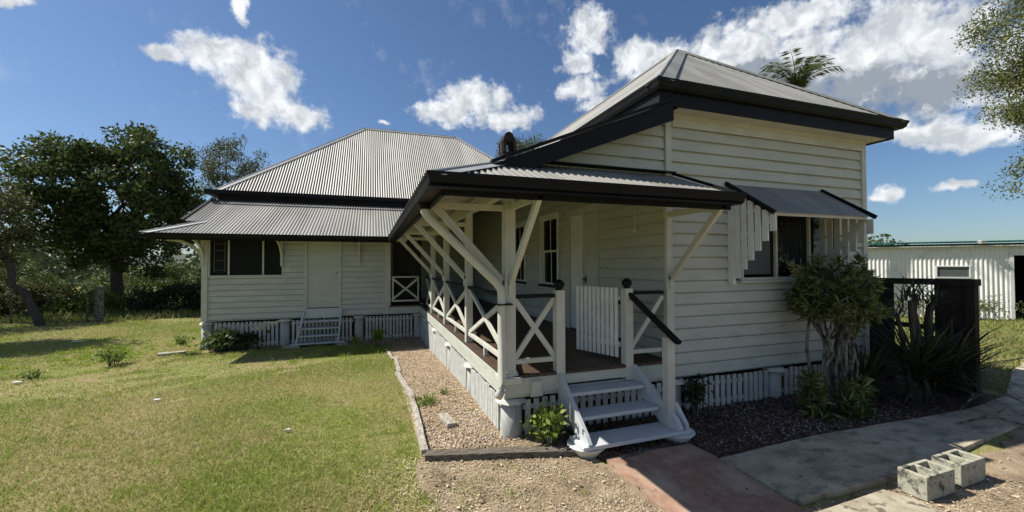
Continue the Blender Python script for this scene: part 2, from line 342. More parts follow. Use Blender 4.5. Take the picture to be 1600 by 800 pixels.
# ------------------------------------------------------------------ the house
HOUSE = thing('house', 'cream weatherboard house on stumps with corrugated iron hip roofs, dark gutters and an open verandah', 'house', (3.5, 9, 0))
def part(name, mb, m, parent=None, **k): return mb.build(name, m, parent or HOUSE, **k)
BH = .150
def splitpart(name, mb, m, parent=None, **k):
    n = len(mb.v); par = list(range(n))
    def find(a):
        while par[a] != a: par[a] = par[par[a]]; a = par[a]
        return a
    for f in mb.f:
        for i in f[1:]: par[find(i)] = find(f[0])
    isl = {}
    for f in mb.f: isl.setdefault(find(f[0]), []).append(f)
    out = []
    for fs in isl.values():
        ids = sorted({i for f in fs for i in f}); mp = {a: b for b, a in enumerate(ids)}; q = MB()
        q.v = [mb.v[i] for i in ids]; q.f = [tuple(mp[i] for i in f) for f in fs]; out.append(part(name, q, m, parent, **k))
    return out[0]
def boards(mb, o, u, n, ulo, uhi, z0, z1, holes=(), zbase=.46):
    o = Vector(o); u = Vector(u); n = Vector(n)
    r = 0
    while zbase+r*BH < z1-1e-4:
        za, zb = zbase+r*BH, zbase+(r+1)*BH; r += 1
        a0, b0 = max(za, z0), min(zb, z1)
        if b0-a0 < 1e-4: continue
        cuts = sorted({a0, b0} | {h for H in holes for h in (H[2], H[3]) if a0 < h < b0})
        for a, b in zip(cuts[:-1], cuts[1:]):
            iv = [((ulo(a), ulo(b)), (uhi(a), uhi(b)))] if callable(ulo) or callable(uhi) else [((ulo, ulo), (uhi, uhi))]
            for (h0, h1, hz0, hz1) in holes:
                if hz0 < (a+b)/2 < hz1:
                    nv = []
                    for (l, h) in iv:
                        if h1 <= l[0] or h0 >= h[0]: nv.append((l, h)); continue
                        if h0 > l[0]: nv.append((l, (h0, h0)))
                        if h1 < h[0]: nv.append(((h1, h1), h))
                    iv = nv
            f = lambda z: .024-.018*(z-za)/BH
            for l, h in iv:
                if h[0]-l[0] < .005: continue
                P = lambda uu, z, off: o+u*uu+n*off+Vector((0,0,z-o.z))
                G = .023
                if abs(a-za) < 1e-4 and b-a > G+.002:      # shadow groove under each board
                    mb.add([P(l[0],a,-.016),P(h[0],a,-.016),P(h[0],a+G,-.016),P(l[0],a+G,-.016)], [(0,1,2,3)])
                    mb.add([P(l[0],a+G,-.016),P(h[0],a+G,-.016),P(h[0],a+G,f(a)),P(l[0],a+G,f(a))], [(0,1,2,3)])
                    mb.add([P(l[0],a,-.016),P(h[0],a,-.016),P(h[0],a,.006),P(l[0],a,.006)], [(3,2,1,0)])
                    a_ = a+G
                else: a_ = a
                mb.add([P(l[0],a_,f(a)),P(h[0],a_,f(a)),P(h[1],b,f(b)),P(l[1],b,f(b))], [(0,1,2,3)])
    return mb
Yf, Xk = 4.17, 3.5
slope1 = .41
skil = lambda X: 2.6+slope1*(X-.45)
# -- kitchen wing front wall
b = MB()
boards(b, (0,Yf,0), (1,0,0), (0,-1,0), 3.52, 7.2, .46, 3.80, [(4.62,6.72,1.66,2.86)])
part('front_wall', b, PAINT)
b = MB(); boards(b, (0,Yf,0), (1,0,0), (0,-1,0), lambda z: .45+(z-2.6+.03)/slope1, lambda z: 3.48, 2.92, 3.72)
part('gable_infill_wall', b, PAINT)
b = MB(); boards(b, (Xk,0,0), (0,1,0), (-1,0,0), Yf, 14.4, .7, 3.72, [(5.78,6.86,.7,2.84),(7.22,8.15,1.42,2.88),(9.05,10.0,1.42,2.88)])
part('verandah_wall', b, PAINT)
b = MB(); boards(b, (7.2,0,0), (0,1,0), (1,0,0), Yf, 14.4, .46, 3.8); boards(b, (7.2,0,0), (0,1,0), (1,0,0), 14.4, 22, .46, 4.0)
part('side_wall', b, PAINT)
# corner boards
b = MB()
b.box((3.455,Yf-.045,1.62),(3.545,Yf+.01,3.80)); b.box((3.445,Yf-.055,.48),(3.555,Yf+.02,1.62)); b.box((7.15,Yf-.04,.46),(7.245,Yf+.06,3.8)); b.box((3.44,Yf-.06,1.60),(3.56,Yf-.02,1.66))
splitpart('corner_board', b, TRIM, bevel=.004)
# interior body blockers
b = MB(); b.box((3.56,4.3,.3),(7.12,4.32,3.9)); b.box((3.62,4.3,.3),(3.64,14.4,3.7)); b.box((3.5,14.2,.3),(7.1,14.3,3.7)); b.box((3.56,4.3,.46),(7.12,22,.5)); b.box((-3.9,12.3,.46),(3.4,22,.5)); b.box((3.6,4.32,3.7),(7.1,14.3,3.74))
splitpart('inner_lining', b, DARK)
# front soffit, fascia, scotia of the kitchen wing
b = MB(); b.box((3.2,3.90,3.775),(7.5,Yf+.02,3.795)); b.box((3.2,3.9,3.775),(3.5,14.1,3.79)); b.box((7.2,4.19,3.775),(7.45,14.1,3.79)); b.box((3.57,Yf-.05,3.72),(7.15,Yf-.022,3.775)); b.box((3.57,Yf-.035,3.62),(7.15,Yf-.026,3.72))
splitpart('soffit', b, TRIM)
b = MB(); b.box((3.16,3.875,3.755),(7.42,3.90,4.02)); b.box((3.16,3.9,3.755),(3.185,14.1,4.0)); b.box((7.42,3.875,3.755),(7.445,14.1,4.02))
splitpart('fascia', b, NAVY)
def gutter(path, z, w=.12, h=.115, side=1, name='gutter'):
    # ogee profile swept along a path (x,y); side=+1: outer lip lies to the right of travel
    prof = [(0,-h),(w*.55,-h),(w*.80,-h*.75),(w*.88,-h*.4),(w,-h*.18),(w,0),(w-.012,0),(w-.012,-.018),(.004,-.018),(0,0)]
    n = len(path); mb = MB(); P = [Vector((p[0],p[1],0)) for p in path]
    rings = []
    for i in range(n):
        if i == 0: d = (P[1]-P[0]).normalized(); nn = Vector((d.y,-d.x,0))*side
        elif i == n-1: d = (P[-1]-P[-2]).normalized(); nn = Vector((d.y,-d.x,0))*side
        else:
            d1 = (P[i]-P[i-1]).normalized(); d2 = (P[i+1]-P[i]).normalized()
            n1 = Vector((d1.y,-d1.x,0))*side; n2 = Vector((d2.y,-d2.x,0))*side; nn = (n1+n2)/(1+n1.dot(n2))
        rings.append([P[i]+nn*(a-w)+Vector((0,0,z+c)) for a, c in prof])   # the path is the OUTER lip
    k = len(prof)
    for r in rings: mb.v += [tuple(p) for p in r]
    for i in range(n-1):
        for j in range(k): mb.f.append((i*k+j, i*k+(j+1)%k, (i+1)*k+(j+1)%k, (i+1)*k+j))
    mb.f.append(tuple(range(k))); mb.f.append(tuple((n-1)*k+j for j in range(k))[::-1])
    return part(name, mb, NAVY)
gutter([(3.07,13.6),(3.07,3.78),(7.64,3.78),(7.64,14)], 4.03, side=1 if False else -1*-1)

# -- corrugated sheets
def corr(mb, o, u, s, u0, u1, vlo, vhi, pitch=.076, amp=.0125, seg=6, vseg=1):
    o = Vector(o); u = Vector(u); s = Vector(s); nrm = u.cross(s).normalized()
    if nrm.z < 0: nrm = -nrm
    n = max(2, int((u1-u0)/pitch*seg)); prev = None
    for i in range(n+1):
        t = u0+(u1-u0)*i/n; a, b_ = vlo(t), vhi(t)
        if b_-a < .004: prev = None; continue
        off = nrm*(amp*math.sin(2*math.pi*t/pitch))
        ids = []
        for j in range(vseg+1):
            mb.v.append(tuple(o+u*t+s*(a+(b_-a)*j/vseg)+off)); ids.append(len(mb.v)-1)
        if prev:
            for j in range(vseg): mb.f.append((prev[j], ids[j], ids[j+1], prev[j+1]))
        prev = ids
    return mb
def roofpart(name, mb, m=ROOF): return part(name, mb, m, smooth=True)
sl = (1,0,slope1); sf = (0,1,slope1)
Z0 = 2.605
# verandah skillion, left side of kitchen wing (eave along X=.45)
b = MB()
corr(b, (.45,0,Z0), (0,1,0), sl, 3.22, 4.17, lambda y: -.03, lambda y: min(y-3.22, .95))
corr(b, (.45,0,Z0), (0,1,0), sl, 3.90, 4.17, lambda y: .93, lambda y: 2.88)
corr(b, (.45,0,Z0), (0,1,0), sl, 4.17, 14.1, lambda y: max(-.03, y-11.27), lambda y: 2.88)
roofpart('verandah_roof', b)
# front awning of the verandah
b = MB(); corr(b, (0,3.22,Z0), (1,0,0), sf, .45, 3.56, lambda x: -.03, lambda x: min(x-.45, .955))
roofpart('verandah_end_roof', b)
# main house front skillion
b = MB()
corr(b, (0,11.25,Z0), (1,0,0), sf, -4.9, -4.0, lambda x: -.03, lambda x: min(x+4.9, .95))
corr(b, (0,11.25,Z0), (1,0,0), sf, -4.42, -4.0, lambda x: .95, lambda x: 3.0)
corr(b, (0,11.25,Z0), (1,0,0), sf, -4.0, 3.3, lambda x: max(-.03, x-.45), lambda x: 3.0, amp=.0095)
roofpart('verandah_roof', b)
b = MB(); corr(b, (-4.9,0,Z0), (0,1,0), sl, 11.25, 22, lambda y: -.03, lambda y: min(y-11.25, .9)); roofpart('side_awning_roof', b)
# main hip roof
mz, ms = 4.07, .875; X0, X1, Y0, Y1 = -4.4, 7.7, 14.12, 22.3; hy = (Y1-Y0)/2
b = MB(); corr(b, (0,Y0,mz), (1,0,0), (0,1,ms), X0, X1, lambda x: 0, lambda x: max(0, min(x-X0, X1-x, hy)))
corr(b, (0,Y1,mz), (1,0,0), (0,-1,ms), X0, X1, lambda x: 0, lambda x: max(0, min(x-X0, X1-x, hy)), seg=2)
corr(b, (X0,0,mz), (0,1,0), (1,0,ms), Y0, Y1, lambda y: 0, lambda y: max(0, min(y-Y0, Y1-y)))
corr(b, (X1,0,mz), (0,1,0), (-1,0,ms), Y0, Y1, lambda y: 0, lambda y: max(0, min(y-Y0, Y1-y)))
roofpart('main_roof', b)
# kitchen hip roof
kz, ks = 4.02, .815; A0, A1, B0 = 3.12, 7.58, 3.83; hw = (A1-A0)/2
b = MB(); corr(b, (0,B0,kz), (1,0,0), (0,1,ks), A0, A1, lambda x: 0, lambda x: max(0, min(x-A0, A1-x)), amp=.007)
corr(b, (A0,0,kz), (0,1,0), (1,0,ks), B0, 16.3, lambda y: max(0, (y-Y0)*ms/ks), lambda y: min(y-B0, hw), amp=.007)
corr(b, (A1,0,kz), (0,1,0), (-1,0,ks), B0, 16.3, lambda y: max(0, (y-Y0)*ms/ks), lambda y: min(y-B0, hw), amp=.007)
roofpart('kitchen_roof', b, ROOFO)
# cappings
def cap(p, q, w=.13, m=CAPM, name='ridge_cap', n1=None, n2=None, roll=.018):
    mb = MB(); p = Vector(p); q = Vector(q); d = (q-p).normalized()
    for n in (n1, n2):
        n = Vector(n).normalized(); s = n.cross(d).normalized()
        if s.z > 0: s = -s
        o = n*.016
        mb.add([p+o,q+o,q+o+s*w,p+o+s*w,p+o*1.3,q+o*1.3,q+o*1.3+s*w,p+o*1.3+s*w], [(0,1,2,3),(4,5,6,7),(2,3,7,6),(0,3,7,4),(1,2,6,5)])
    mb.tube([p+Vector((0,0,.022)), q+Vector((0,0,.022))], roll, 8)
    return part(name, mb, m)
nF = lambda s: (0,-s,1); nL = lambda s: (-s,0,1); nR = lambda s: (s,0,1); nB = lambda s: (0,s,1)
cap((.45,3.22,Z0), (1.38,4.15,Z0+.93*slope1), n1=nF(slope1), n2=nL(slope1), w=.12, name='hip_cap')
cap((-4.9,11.25,Z0), (-3.98,12.17,Z0+.92*slope1), n1=nF(slope1), n2=nL(slope1), w=.12, name='hip_cap')
rz = mz+hy*ms
cap((X0,Y0,mz), (X0+hy,Y0+hy,rz), n1=nF(ms), n2=nL(ms), name='hip_cap'); cap((X0+hy,Y0+hy,rz),(X1-hy,Y0+hy,rz), n1=nF(ms), n2=nB(ms)); cap((X1,Y0,mz),(X1-hy,Y0+hy,rz), n1=nF(ms), n2=nR(ms), name='hip_cap')
kr = kz+hw*ks
cap((A0+.02,B0+.02,kz+.02),(A0+hw,B0+hw,kr), n1=nF(ks), n2=nL(ks), name='hip_cap', m=ROOFO, w=.17); cap((A1,B0,kz),(A0+hw,B0+hw,kr), n1=nF(ks), n2=nR(ks), name='hip_cap', m=ROOFO)
cap((A0+hw,B0+hw,kr),(A0+hw,16.1,kr), n1=nL(ks), n2=nR(ks), m=ROOFO)
# verge bargeboards
def barge(p, q, dep, name='bargeboard', nv=(0,1,0), t=.028, cap_w=.07):
    p = Vector(p); q = Vector(q); mb = MB(); nv = Vector(nv)*t
    mb.prism([p, q, q+Vector((0,0,-dep)), p+Vector((0,0,-dep*.8))], nv)
    c = Vector((0,0,.03)); mb.beam(p+c-nv*.3, q+c-nv*.3, cap_w, .028)
    return part(name, mb, NAVY)
barge((1.12,3.87,skil(1.12)+.01), (3.36,3.87,skil(3.36)+.01), .22)
barge((-4.45,12.18,Z0+.93*slope1), (-4.45,14.2,Z0+2.95*slope1), .16, nv=(1,0,0))
# verandah eave gutter: left side, front and returning along the main house
gutter([(3.66,3.16),(.40,3.16),(.40,11.19),(-4.97,11.19),(-4.97,22)][::-1], 2.625, side=1)
b = MB(); b.box((.56,3.30,2.46),(3.60,3.33,2.60)); b.box((.54,3.33,2.46),(.57,11.32,2.60)); b.box((-4.8,11.32,2.47),(.54,11.35,2.60))
splitpart('eave_fascia', b, NAVY)
b = MB(); b.box((.41,3.28,2.50),(.54,11.2,2.512)); b.box((.41,3.17,2.50),(3.6,3.30,2.512))
splitpart('eave_soffit', b, NAVY)
gutter([(X0-.05,22),(X0-.05,14.02),(X1,14.02)], 4.08, side=1 if False else -1, name='upper_gutter')
b = MB(); b.box((X0+.1,14.16,3.78),(7.6,14.2,4.0)); b.box((X0+.1,14.2,3.78),(X0+.14,22.2,4.0)); b.box((X0+.1,14.2,3.84),(7.6,14.5,3.86))
splitpart('upper_fascia', b, NAVY)
# apron flashing at the foot of the gable infill
b = MB(); b.beam((1.35,Yf-.06,Z0+.93*slope1+.035),(3.56,Yf-.06,Z0+.93*slope1+.035),.11,.012)
b.beam((3.57,3.20,Z0+.02),(3.57,Yf,Z0+.97*slope1+.03),.035,.03)
splitpart('flashing', b, NAVY)
# verandah ceiling timbers: rafters, battens, plates
b = MB()
for y in np.arange(4.25, 12.2, .62):
    b.beam((.56,y,skil(.56)-.075),(3.5,y,skil(3.5)-.075),.045,.09)
for x in np.arange(.7,3.5,.75): b.beam((x,3.4 if x < 1.3 else 4.2,skil(x)-.022),(x,12.6,skil(x)-.022),.06,.025)
for x in np.arange(1.5,3.6,.5): b.beam((x,3.33,Z0-.04),(x,Yf,Z0+.95*slope1-.06),.04,.08)
b.beam((.58,3.36,Z0-.01),(1.38,4.16,Z0+.31),.04,.1)
b.beam((3.52,3.33,Z0-.04),(3.52,Yf,Z0+.95*slope1-.06),.045,.10)
splitpart('rafter', b, TRIM)
b = MB(); b.box((1.36,Yf-.05,2.66),(3.5,Yf+.05,2.80)); b.box((1.36,Yf+.05,2.66),(1.46,14.4,2.80)); b.box((.58,11.4,2.5),(.9,11.45,2.6))
splitpart('verandah_beam', b, TRIM)

# -- posts, brackets
def post(x, y, h=2.68, w=.105, base=True, moulded=False):
    mb = MB(); mb.box((x-w/2,y-w/2,.64 if not base else .70),(x+w/2,y+w/2,h))
    if moulded:
        mb.box((x-w/2-.02,y-w/2-.02,.66),(x+w/2+.02,y+w/2+.02,.72)); mb.box((x-w/2-.012,y-w/2-.012,.72),(x+w/2+.012,y+w/2+.012,.745))
    return part('verandah_post', mb, TRIM, bevel=.005)
POSTY = [4.19, 6.12, 8.08, 9.95, 12.2]
for i, y in enumerate(POSTY):
    if i < 4: post(1.41, y, moulded=(i == 0), w=.12 if i == 0 else .105)
post(.47, 12.2, w=.09)
def bracket(x, y, dx, dy, reach, zl=1.68, zh=2.50, w=.05):
    mb = MB(); k = .055
    p0 = Vector((x+dx*k, y+dy*k, zl)); p1 = Vector((x+dx*reach, y+dy*reach, zh))
    mb.beam(p0, p1, w, .07); mb.box((x+dx*k-.025, y+dy*k-.025, zl-.12),(x+dx*k+.025, y+dy*k+.025, zl+.04))
    mb.beam((x,y,zh),(x+dx*(reach+.03),y+dy*(reach+.03),zh), w*.9, .065)
    return part('eave_bracket', mb, TRIM, bevel=.003)
for y in POSTY[:4]: bracket(1.41, y, -1, 0, .80)
bracket(1.41, 4.19, 0, -1, .86); bracket(3.5, Yf-.0, 0, -1, .84, zl=1.70)
def knee(x, y, dx, dy, reach=.75, z0=1.95, z1=2.52):    # curved knee bracket on the main house
    mb = MB(); pts = []
    for i in range(9):
        t = i/8*math.pi/2; pts.append((reach*(1-math.cos(t)), z0+(z1-z0)*math.sin(t)))
    for a, c in zip(pts[:-1], pts[1:]): mb.beam((x+dx*a[0],y+dy*a[0],a[1]),(x+dx*c[0],y+dy*c[0],c[1]),.05,.07)
    mb.box((x-.03+dx*.02,y-.03+dy*.02,z0-.1),(x+.03+dx*.02,y+.03+dy*.02,z1))
    return part('knee_bracket', mb, TRIM)
knee(-4.0, 12.17, 0, -1); knee(-2.25, 12.17, 0, -1); knee(-.33, 12.17, 0, -1); knee(-4.03, 12.25, -1, 0)
# downpipe
b = MB(); b.tube([(.50,4.10,2.52),(.50,4.10,2.42),(.53,4.10,2.37),(1.24,4.10,1.70),(1.295,4.10,1.62),(1.30,4.10,1.50),(1.30,4.10,.66),(1.285,4.08,.56),(1.24,4.04,.52)], .045, 14)
dp = part('downpipe', b, TRIM, smooth=True)
b = MB(); b.tube([(.50,4.10,2.54),(.50,4.10,2.44)], .056, 12); b.box((1.245,4.05,1.46),(1.41,4.15,1.475)); splitpart('pipe_collar', b, NAVY, dp)

# -- deck
b = MB(); rnd = random.Random(3)
x = 1.34
while x < 3.49:
    x2 = min(x+.088, 3.5); b.box((x,4.10 if x>1.35 else 4.12,.672+rnd.uniform(-.001,.001)),(x2-.005,14.4,.70)); x += .09
part('deck', b, DECK)
b = MB(); b.box((.45,12.18,.67),(1.33,14.4,.70)); part('deck', b, DECK)
b = MB()
b.box((1.335,4.13,.46),(1.365,12.2,.662)); b.box((1.335,4.105,.50),(2.0,4.13,.665)); b.box((2.0,4.105,.56),(2.93,4.13,.665)); b.box((2.93,4.105,.50),(3.46,4.13,.665))
b.box((1.35,4.14,.455),(3.46,4.16,.53)); b.box((.45,12.17,.46),(1.33,12.2,.66)); b.box((-4.03,12.16,.46),(.5,12.18,.475))
b.box((1.34,4.09,.665),(3.46,4.125,.671))
splitpart('deck_fascia', b, PAINT, bevel=.003)
b = MB(); b.box((1.62,4.075,.46),(1.76,4.104,.64)); b.box((1.635,4.06,.47),(1.745,4.076,.63)); splitpart('bearer_end', b, TRIM, bevel=.008)
b = MB(); b.box((1.30,4.06,.62),(1.52,4.10,.69)); b.box((1.29,4.1,.62),(1.33,4.34,.69)); b.box((1.38,12.3,.7),(1.46,14.4,.72)); splitpart('post_base_trim', b, TRIM, bevel=.01)

# -- railings
def rail(p, q, z0=.70, top=1.54, bot=.835, cross='X', topm=NAVY, gap=.06):
    p = Vector((*p,0)); q = Vector((*q,0)); d = (q-p).normalized(); a = p+d*gap; c = q-d*gap; Z = lambda z: Vector((0,0,z))
    r = MB(); r.beam(a+Z(bot), c+Z(bot), .045, .05)
    mid = (a+c)/2
    if (c-a).length > .8: r.beam(mid+Z(.70), mid+Z(bot-.02), .045, .045)
    o = part('railing', r, TRIM, bevel=.003)
    t = MB(); t.beam(a+Z(top), c+Z(top), .07, .04); part('top_rail', t, topm, o, bevel=.004)
    if cross == 'X':
        x1 = MB(); x1.beam(a+Z(bot+.03), c+Z(top-.03), .035, .055); part('cross_brace', x1, TRIM, o)
        n = Vector((d.y,-d.x,0))*.004
        x2 = MB(); x2.beam(a+Z(top-.03)+n, c+Z(bot+.03)+n, .034, .055); part('cross_brace', x2, TRIM, o)
    elif cross == '/':
        x1 = MB(); x1.beam(a+Z(bot+.03), c+Z(top-.05), .035, .055); part('cross_brace', x1, TRIM, o)
    return o
ys = POSTY
for a_, b_ in zip(ys[:4], ys[1:4]): rail((1.41,a_),(1.41,b_))
rail((1.41,9.95),(1.41,11.2)); 
rail((1.41,4.17),(1.99,4.17), gap=.055); rail((2.88,4.17),(3.46,4.17), cross='/', gap=.05)
o_ = rail((.50,12.17),(1.36,12.17), gap=.05, top=1.52, topm=TRIM)
b = MB(); b.box((.56,12.15,.83),(.60,12.19,1.52)); b.box((1.27,12.15,.83),(1.31,12.19,1.52)); splitpart('rail_stile', b, TRIM, o_)
def newel(x, y, z0, z1, w=.105):
    mb = MB(); mb.box((x-w/2,y-w/2,z0),(x+w/2,y+w/2,z1)); o = part('newel_post', mb, TRIM, bevel=.005)
    c = MB(); prof = [(.0,.0),(.045,.0),(.03,.012),(.05,.03),(.062,.055),(.06,.08),(.04,.105),(.012,.12)]
    n = 12
    for i in range(len(prof)-1):
        pass
    c.tube([(x,y,z1+p[1]) for p in prof if p[0] > 0], [p[0] for p in prof if p[0] > 0], 12); part('post_cap', c, NAVY, o, smooth=True)
    return o
newel(1.99,4.15,.52,1.60); newel(2.885,4.15,.52,1.60)
# gate, open into the verandah from the right newel
g = MB(); hx, hy_ = 2.84, 4.24; gd = Vector((-.27,.66,0)).normalized(); gn = Vector((gd.y,-gd.x,0))
GW = .66
for i in range(10):
    t = .02+i*(GW-.06)/9; p = Vector((hx,hy_,0))+gd*(t+.02)
    g.beam(p+Vector((0,0,.76)), p+Vector((0,0,1.60)), .018, .044, upv=gd)
gate = part('gate', g, TRIMW)
g = MB(); bk = gn*.02
for z in (.92,1.46): g.beam(Vector((hx,hy_,z))+bk, Vector((hx,hy_,z))+gd*GW+bk, .02, .07)
g.beam(Vector((hx,hy_,.95))+bk, Vector((hx,hy_,1.43))+gd*GW+bk, .018, .06)
part('gate_frame', g, TRIMW, gate)
g = MB(); g.box((2.835,4.2,.95),(2.845,4.26,1.0)); g.box((2.835,4.2,1.4),(2.845,4.26,1.45)); splitpart('hinge', g, NAVY, gate)

# -- front steps
ST = MB(); o_ = ST.prism([(1.955,4.125,.655),(1.955,4.10,.70),(1.955,3.50,.23),(1.955,3.44,.165),(1.955,3.50,.075),(1.955,3.62,.10),(1.955,4.125,.46)], (.045,0,0))
steps = part('front_steps', ST, STEPP, bevel=.004)
b = MB(); b.prism([(2.93,4.125,.655),(2.93,4.10,.70),(3.02,3.50,.27),(3.03,3.44,.17),(3.02,3.50,.075),(3.0,3.62,.10),(2.93,4.125,.46)], (.045,0,0)); part('stringer', b, STEPP, steps, bevel=.004)
for (y0,y1,z,x0,x1) in ((3.44,3.74,.15,1.90,3.18),(3.69,3.94,.335,2.0,2.965),(3.90,4.125,.515,2.0,2.94)):
    b = MB(); b.box((x0,y0,z-.04),(x1,y1,z)); part('tread', b, STEPP, steps, bevel=.008)
b = MB(); b.box((2.99,3.57,.15),(3.085,3.665,1.10)); part('newel_post', b, TRIM, steps, bevel=.005)
b = MB(); b.prism([(3.085,3.66,.15),(3.085,3.58,.40),(3.125,3.46,.20),(3.125,3.46,.15)], (.035,.0,0)); part('newel_gusset', b, STEPP, steps)
b = MB(); b.beam((2.90,4.12,1.54),(3.04,3.45,1.06),.06,.04); b.beam((2.90,4.12,1.53),(3.035,3.475,1.07),.045,.06); part('handrail', b, NAVY, steps, bevel=.006)
b = MB(); b.tube([(2.03,3.62,-.02),(2.03,3.62,.05),(2.03,3.62,.10),(2.03,3.62,.105)], [.10,.15,.195,.195], 24); b.tube([(3.09,3.58,-.02),(3.09,3.58,.05),(3.09,3.58,.10),(3.09,3.58,.105)], [.10,.15,.195,.195], 24); splitpart('round_footing', b, TRIMW, steps)

# -- stumps and skirting
def stump(x, y, r=.125, top=.44, cap_=True, g=None):
    g = float(gz(x,y))-.05; mb = MB(); mb.tube([(x,y,g),(x,y,g+.1),(x,y,top-.02)], [r*1.02,r,r*.94], 14)
    o = part('stump', mb, STUMP, smooth=True)
    if cap_:
        c = MB(); c.tube([(x,y,top-.05),(x,y,top-.018),(x,y,top)], [r*1.42,r*1.25,r*1.05], 9); part('stump_cap', c, TRIM, o)
    return o
for x, y in ((1.46,4.27),(1.455,5.9),(1.455,7.55),(1.455,9.3),(1.455,11.0),(3.62,4.27),(5.36,4.27),(7.08,4.27),(-3.93,12.28),(-2.18,12.25),(-.33,12.25),(1.3,12.25),(3.4,8),(-3.93,15.5),(-1.5,15),(1,15),(7.1,8),(7.1,12)):
    stump(x, y)
def skirt(p, q, off=(0,0,0), ztop=.41, wv=.062, gap=.034):
    p = Vector((*p,0)); q = Vector((*q,0)); L_ = (q-p).length; d = (q-p).normalized(); mb = MB(); t = 0.02; n = Vector((d.y,-d.x,0))
    while t < L_-wv:
        c = p+d*(t+wv/2); g = float(gz(c.x,c.y)); j = rnd.uniform(-.012,.012)
        lean = d*rnd.uniform(-.006,.006)
        mb.beam(c+Vector((0,0,g-.02))+lean, c+Vector((0,0,ztop+j)), .018, wv, upv=d); t += wv+gap*rnd.uniform(.8,1.2)
    for z in (ztop-.09,):
        mb.beam(p+Vector((0,0,z))-n*.022, q+Vector((0,0,z))-n*.022, .02, .05)
    g = (float(gz(p.x,p.y))+float(gz(q.x,q.y)))/2
    mb.beam(p+Vector((0,0,g+.09))-n*.022, q+Vector((0,0,g+.09))-n*.022, .02, .05)
    return part('skirting', mb, SKIRT)
for a_, b_ in ((1.58,3.50),(3.76,5.22),(5.50,6.95)): skirt((a_,4.2),(b_,4.2))
for a_, b_ in ((4.38,5.76),(6.04,7.41),(7.69,9.16),(9.44,10.86),(11.14,12.2)): skirt((1.36,b_),(1.36,a_), gap=.012)
for a_, b_ in ((-3.78,-2.33),(-2.03,-.48),(-.18,1.16)): skirt((a_,12.22),(b_,12.22))
skirt((-3.98,18),(-3.98,12.4))
skirt((7.18,4.4),(7.18,12))
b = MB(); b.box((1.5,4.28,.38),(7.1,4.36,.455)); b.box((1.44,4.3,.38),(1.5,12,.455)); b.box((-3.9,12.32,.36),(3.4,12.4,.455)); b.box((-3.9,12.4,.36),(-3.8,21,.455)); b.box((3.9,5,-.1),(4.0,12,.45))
splitpart('bearer', b, DARK)  # near-black colour stands in for the shade of the under-floor recess

# -- main house walls
b = MB(); boards(b, (0,12.2,0), (1,0,0), (0,-1,0), -3.98, .43, .47, 2.75, [(-3.87,-2.24,1.61,2.62),(-1.70,-.80,.47,2.6)], zbase=.47)
part('enclosed_verandah_wall', b, PAINT)
b = MB(); boards(b, (-4.0,0,0), (0,1,0), (-1,0,0), 12.2, 22, .46, 2.95); boards(b, (-4.0,0,0), (0,1,0), (-1,0,0), lambda z: max(12.2,12.2+(z-2.97)/slope1), lambda z: 14.5, 2.95, 3.85); boards(b, (-4.0,0,0), (0,1,0), (-1,0,0), 14.5, 22, 2.95, 4.0)
part('side_wall', b, PAINT)
b = MB(); boards(b, (0,14.4,0), (1,0,0), (0,-1,0), .4, 3.5, .7, 3.7, [(.70,1.62,.7,2.75)]); part('core_wall', b, PAINT)
b = MB(); b.box((.42,12.22,.7),(.44,14.4,2.8)); b.box((-4,21.9,.3),(7.2,22,4)); b.box((-3.9,12.5,.3),(-3.88,21.9,2.9)); b.box((-3.9,12.35,.5),(.42,12.37,1.5)); splitpart('inner_wall', b, INNER)
b = MB(); b.box((-4.03,12.15,.46),(-3.90,12.21,2.62)); b.box((.36,12.15,.46),(.46,12.2,2.62)); b.box((-4.03,12.21,.46),(-4.0,12.32,2.7)); splitpart('corner_board', b, TRIM, bevel=.004)
# verandah end door to core (dark panelled)
d = MB(); d.box((.74,14.42,.70),(1.58,14.46,2.72)); dd = part('panel_door', d, INNER)
d = MB()
for z0_, z1_ in ((.85,1.45),(1.6,2.2),(2.3,2.62)): d.box((.82,14.405,z0_),(1.12,14.421,z1_)); d.box((1.2,14.405,z0_),(1.5,14.421,z1_))
part('door_panel', d, INNER, dd, bevel=.006)
# windows of the enclosed verandah
def win(x0, x1, z0, z1, y, mull=(), fw_=.04, m=TRIM, rec=.05, sill=True, name='window', gm=GLASS):
    f = MB(); yo = y-.035
    f.box((x0-fw_,yo,z1),(x1+fw_,y+.03,z1+fw_)); f.box((x0-fw_,yo,z0-fw_),(x1+fw_,y+.03,z0)); f.box((x0-fw_,yo,z0),(x0,y+.03,z1)); f.box((x1,yo,z0),(x1+fw_,y+.03,z1))
    for c in mull: f.box((c-.02,y-.01,z0),(c+.02,y+.03,z1))
    if sill: f.box((x0-fw_-.03,yo-.03,z0-fw_-.025),(x1+fw_+.03,yo+.01,z0-fw_+.002))
    w = part(name, f, m, bevel=.003)
    cs = [x0]+list(mull)+[x1]
    for a, c in zip(cs[:-1], cs[1:]):
        p = MB(); p.box((a,y+.035,z0),(c,y+.045,z1)); part('pane', p, gm, w)
    return w
w = win(-3.86,-2.25,1.62,2.60,12.2,(-3.46,-2.69), fw_=.03, sill=False, gm=SCREENM)
b = MB(); 
for zz in (1.75,2.0,2.25,2.42): b.box((-3.78,12.222,zz),(-3.56,12.23,zz+.012))
b.box((-3.79,12.222,1.7),(-3.775,12.23,2.5)); b.box((-3.56,12.222,1.7),(-3.545,12.23,2.5)); part('louvre', b, WINGREY, w)
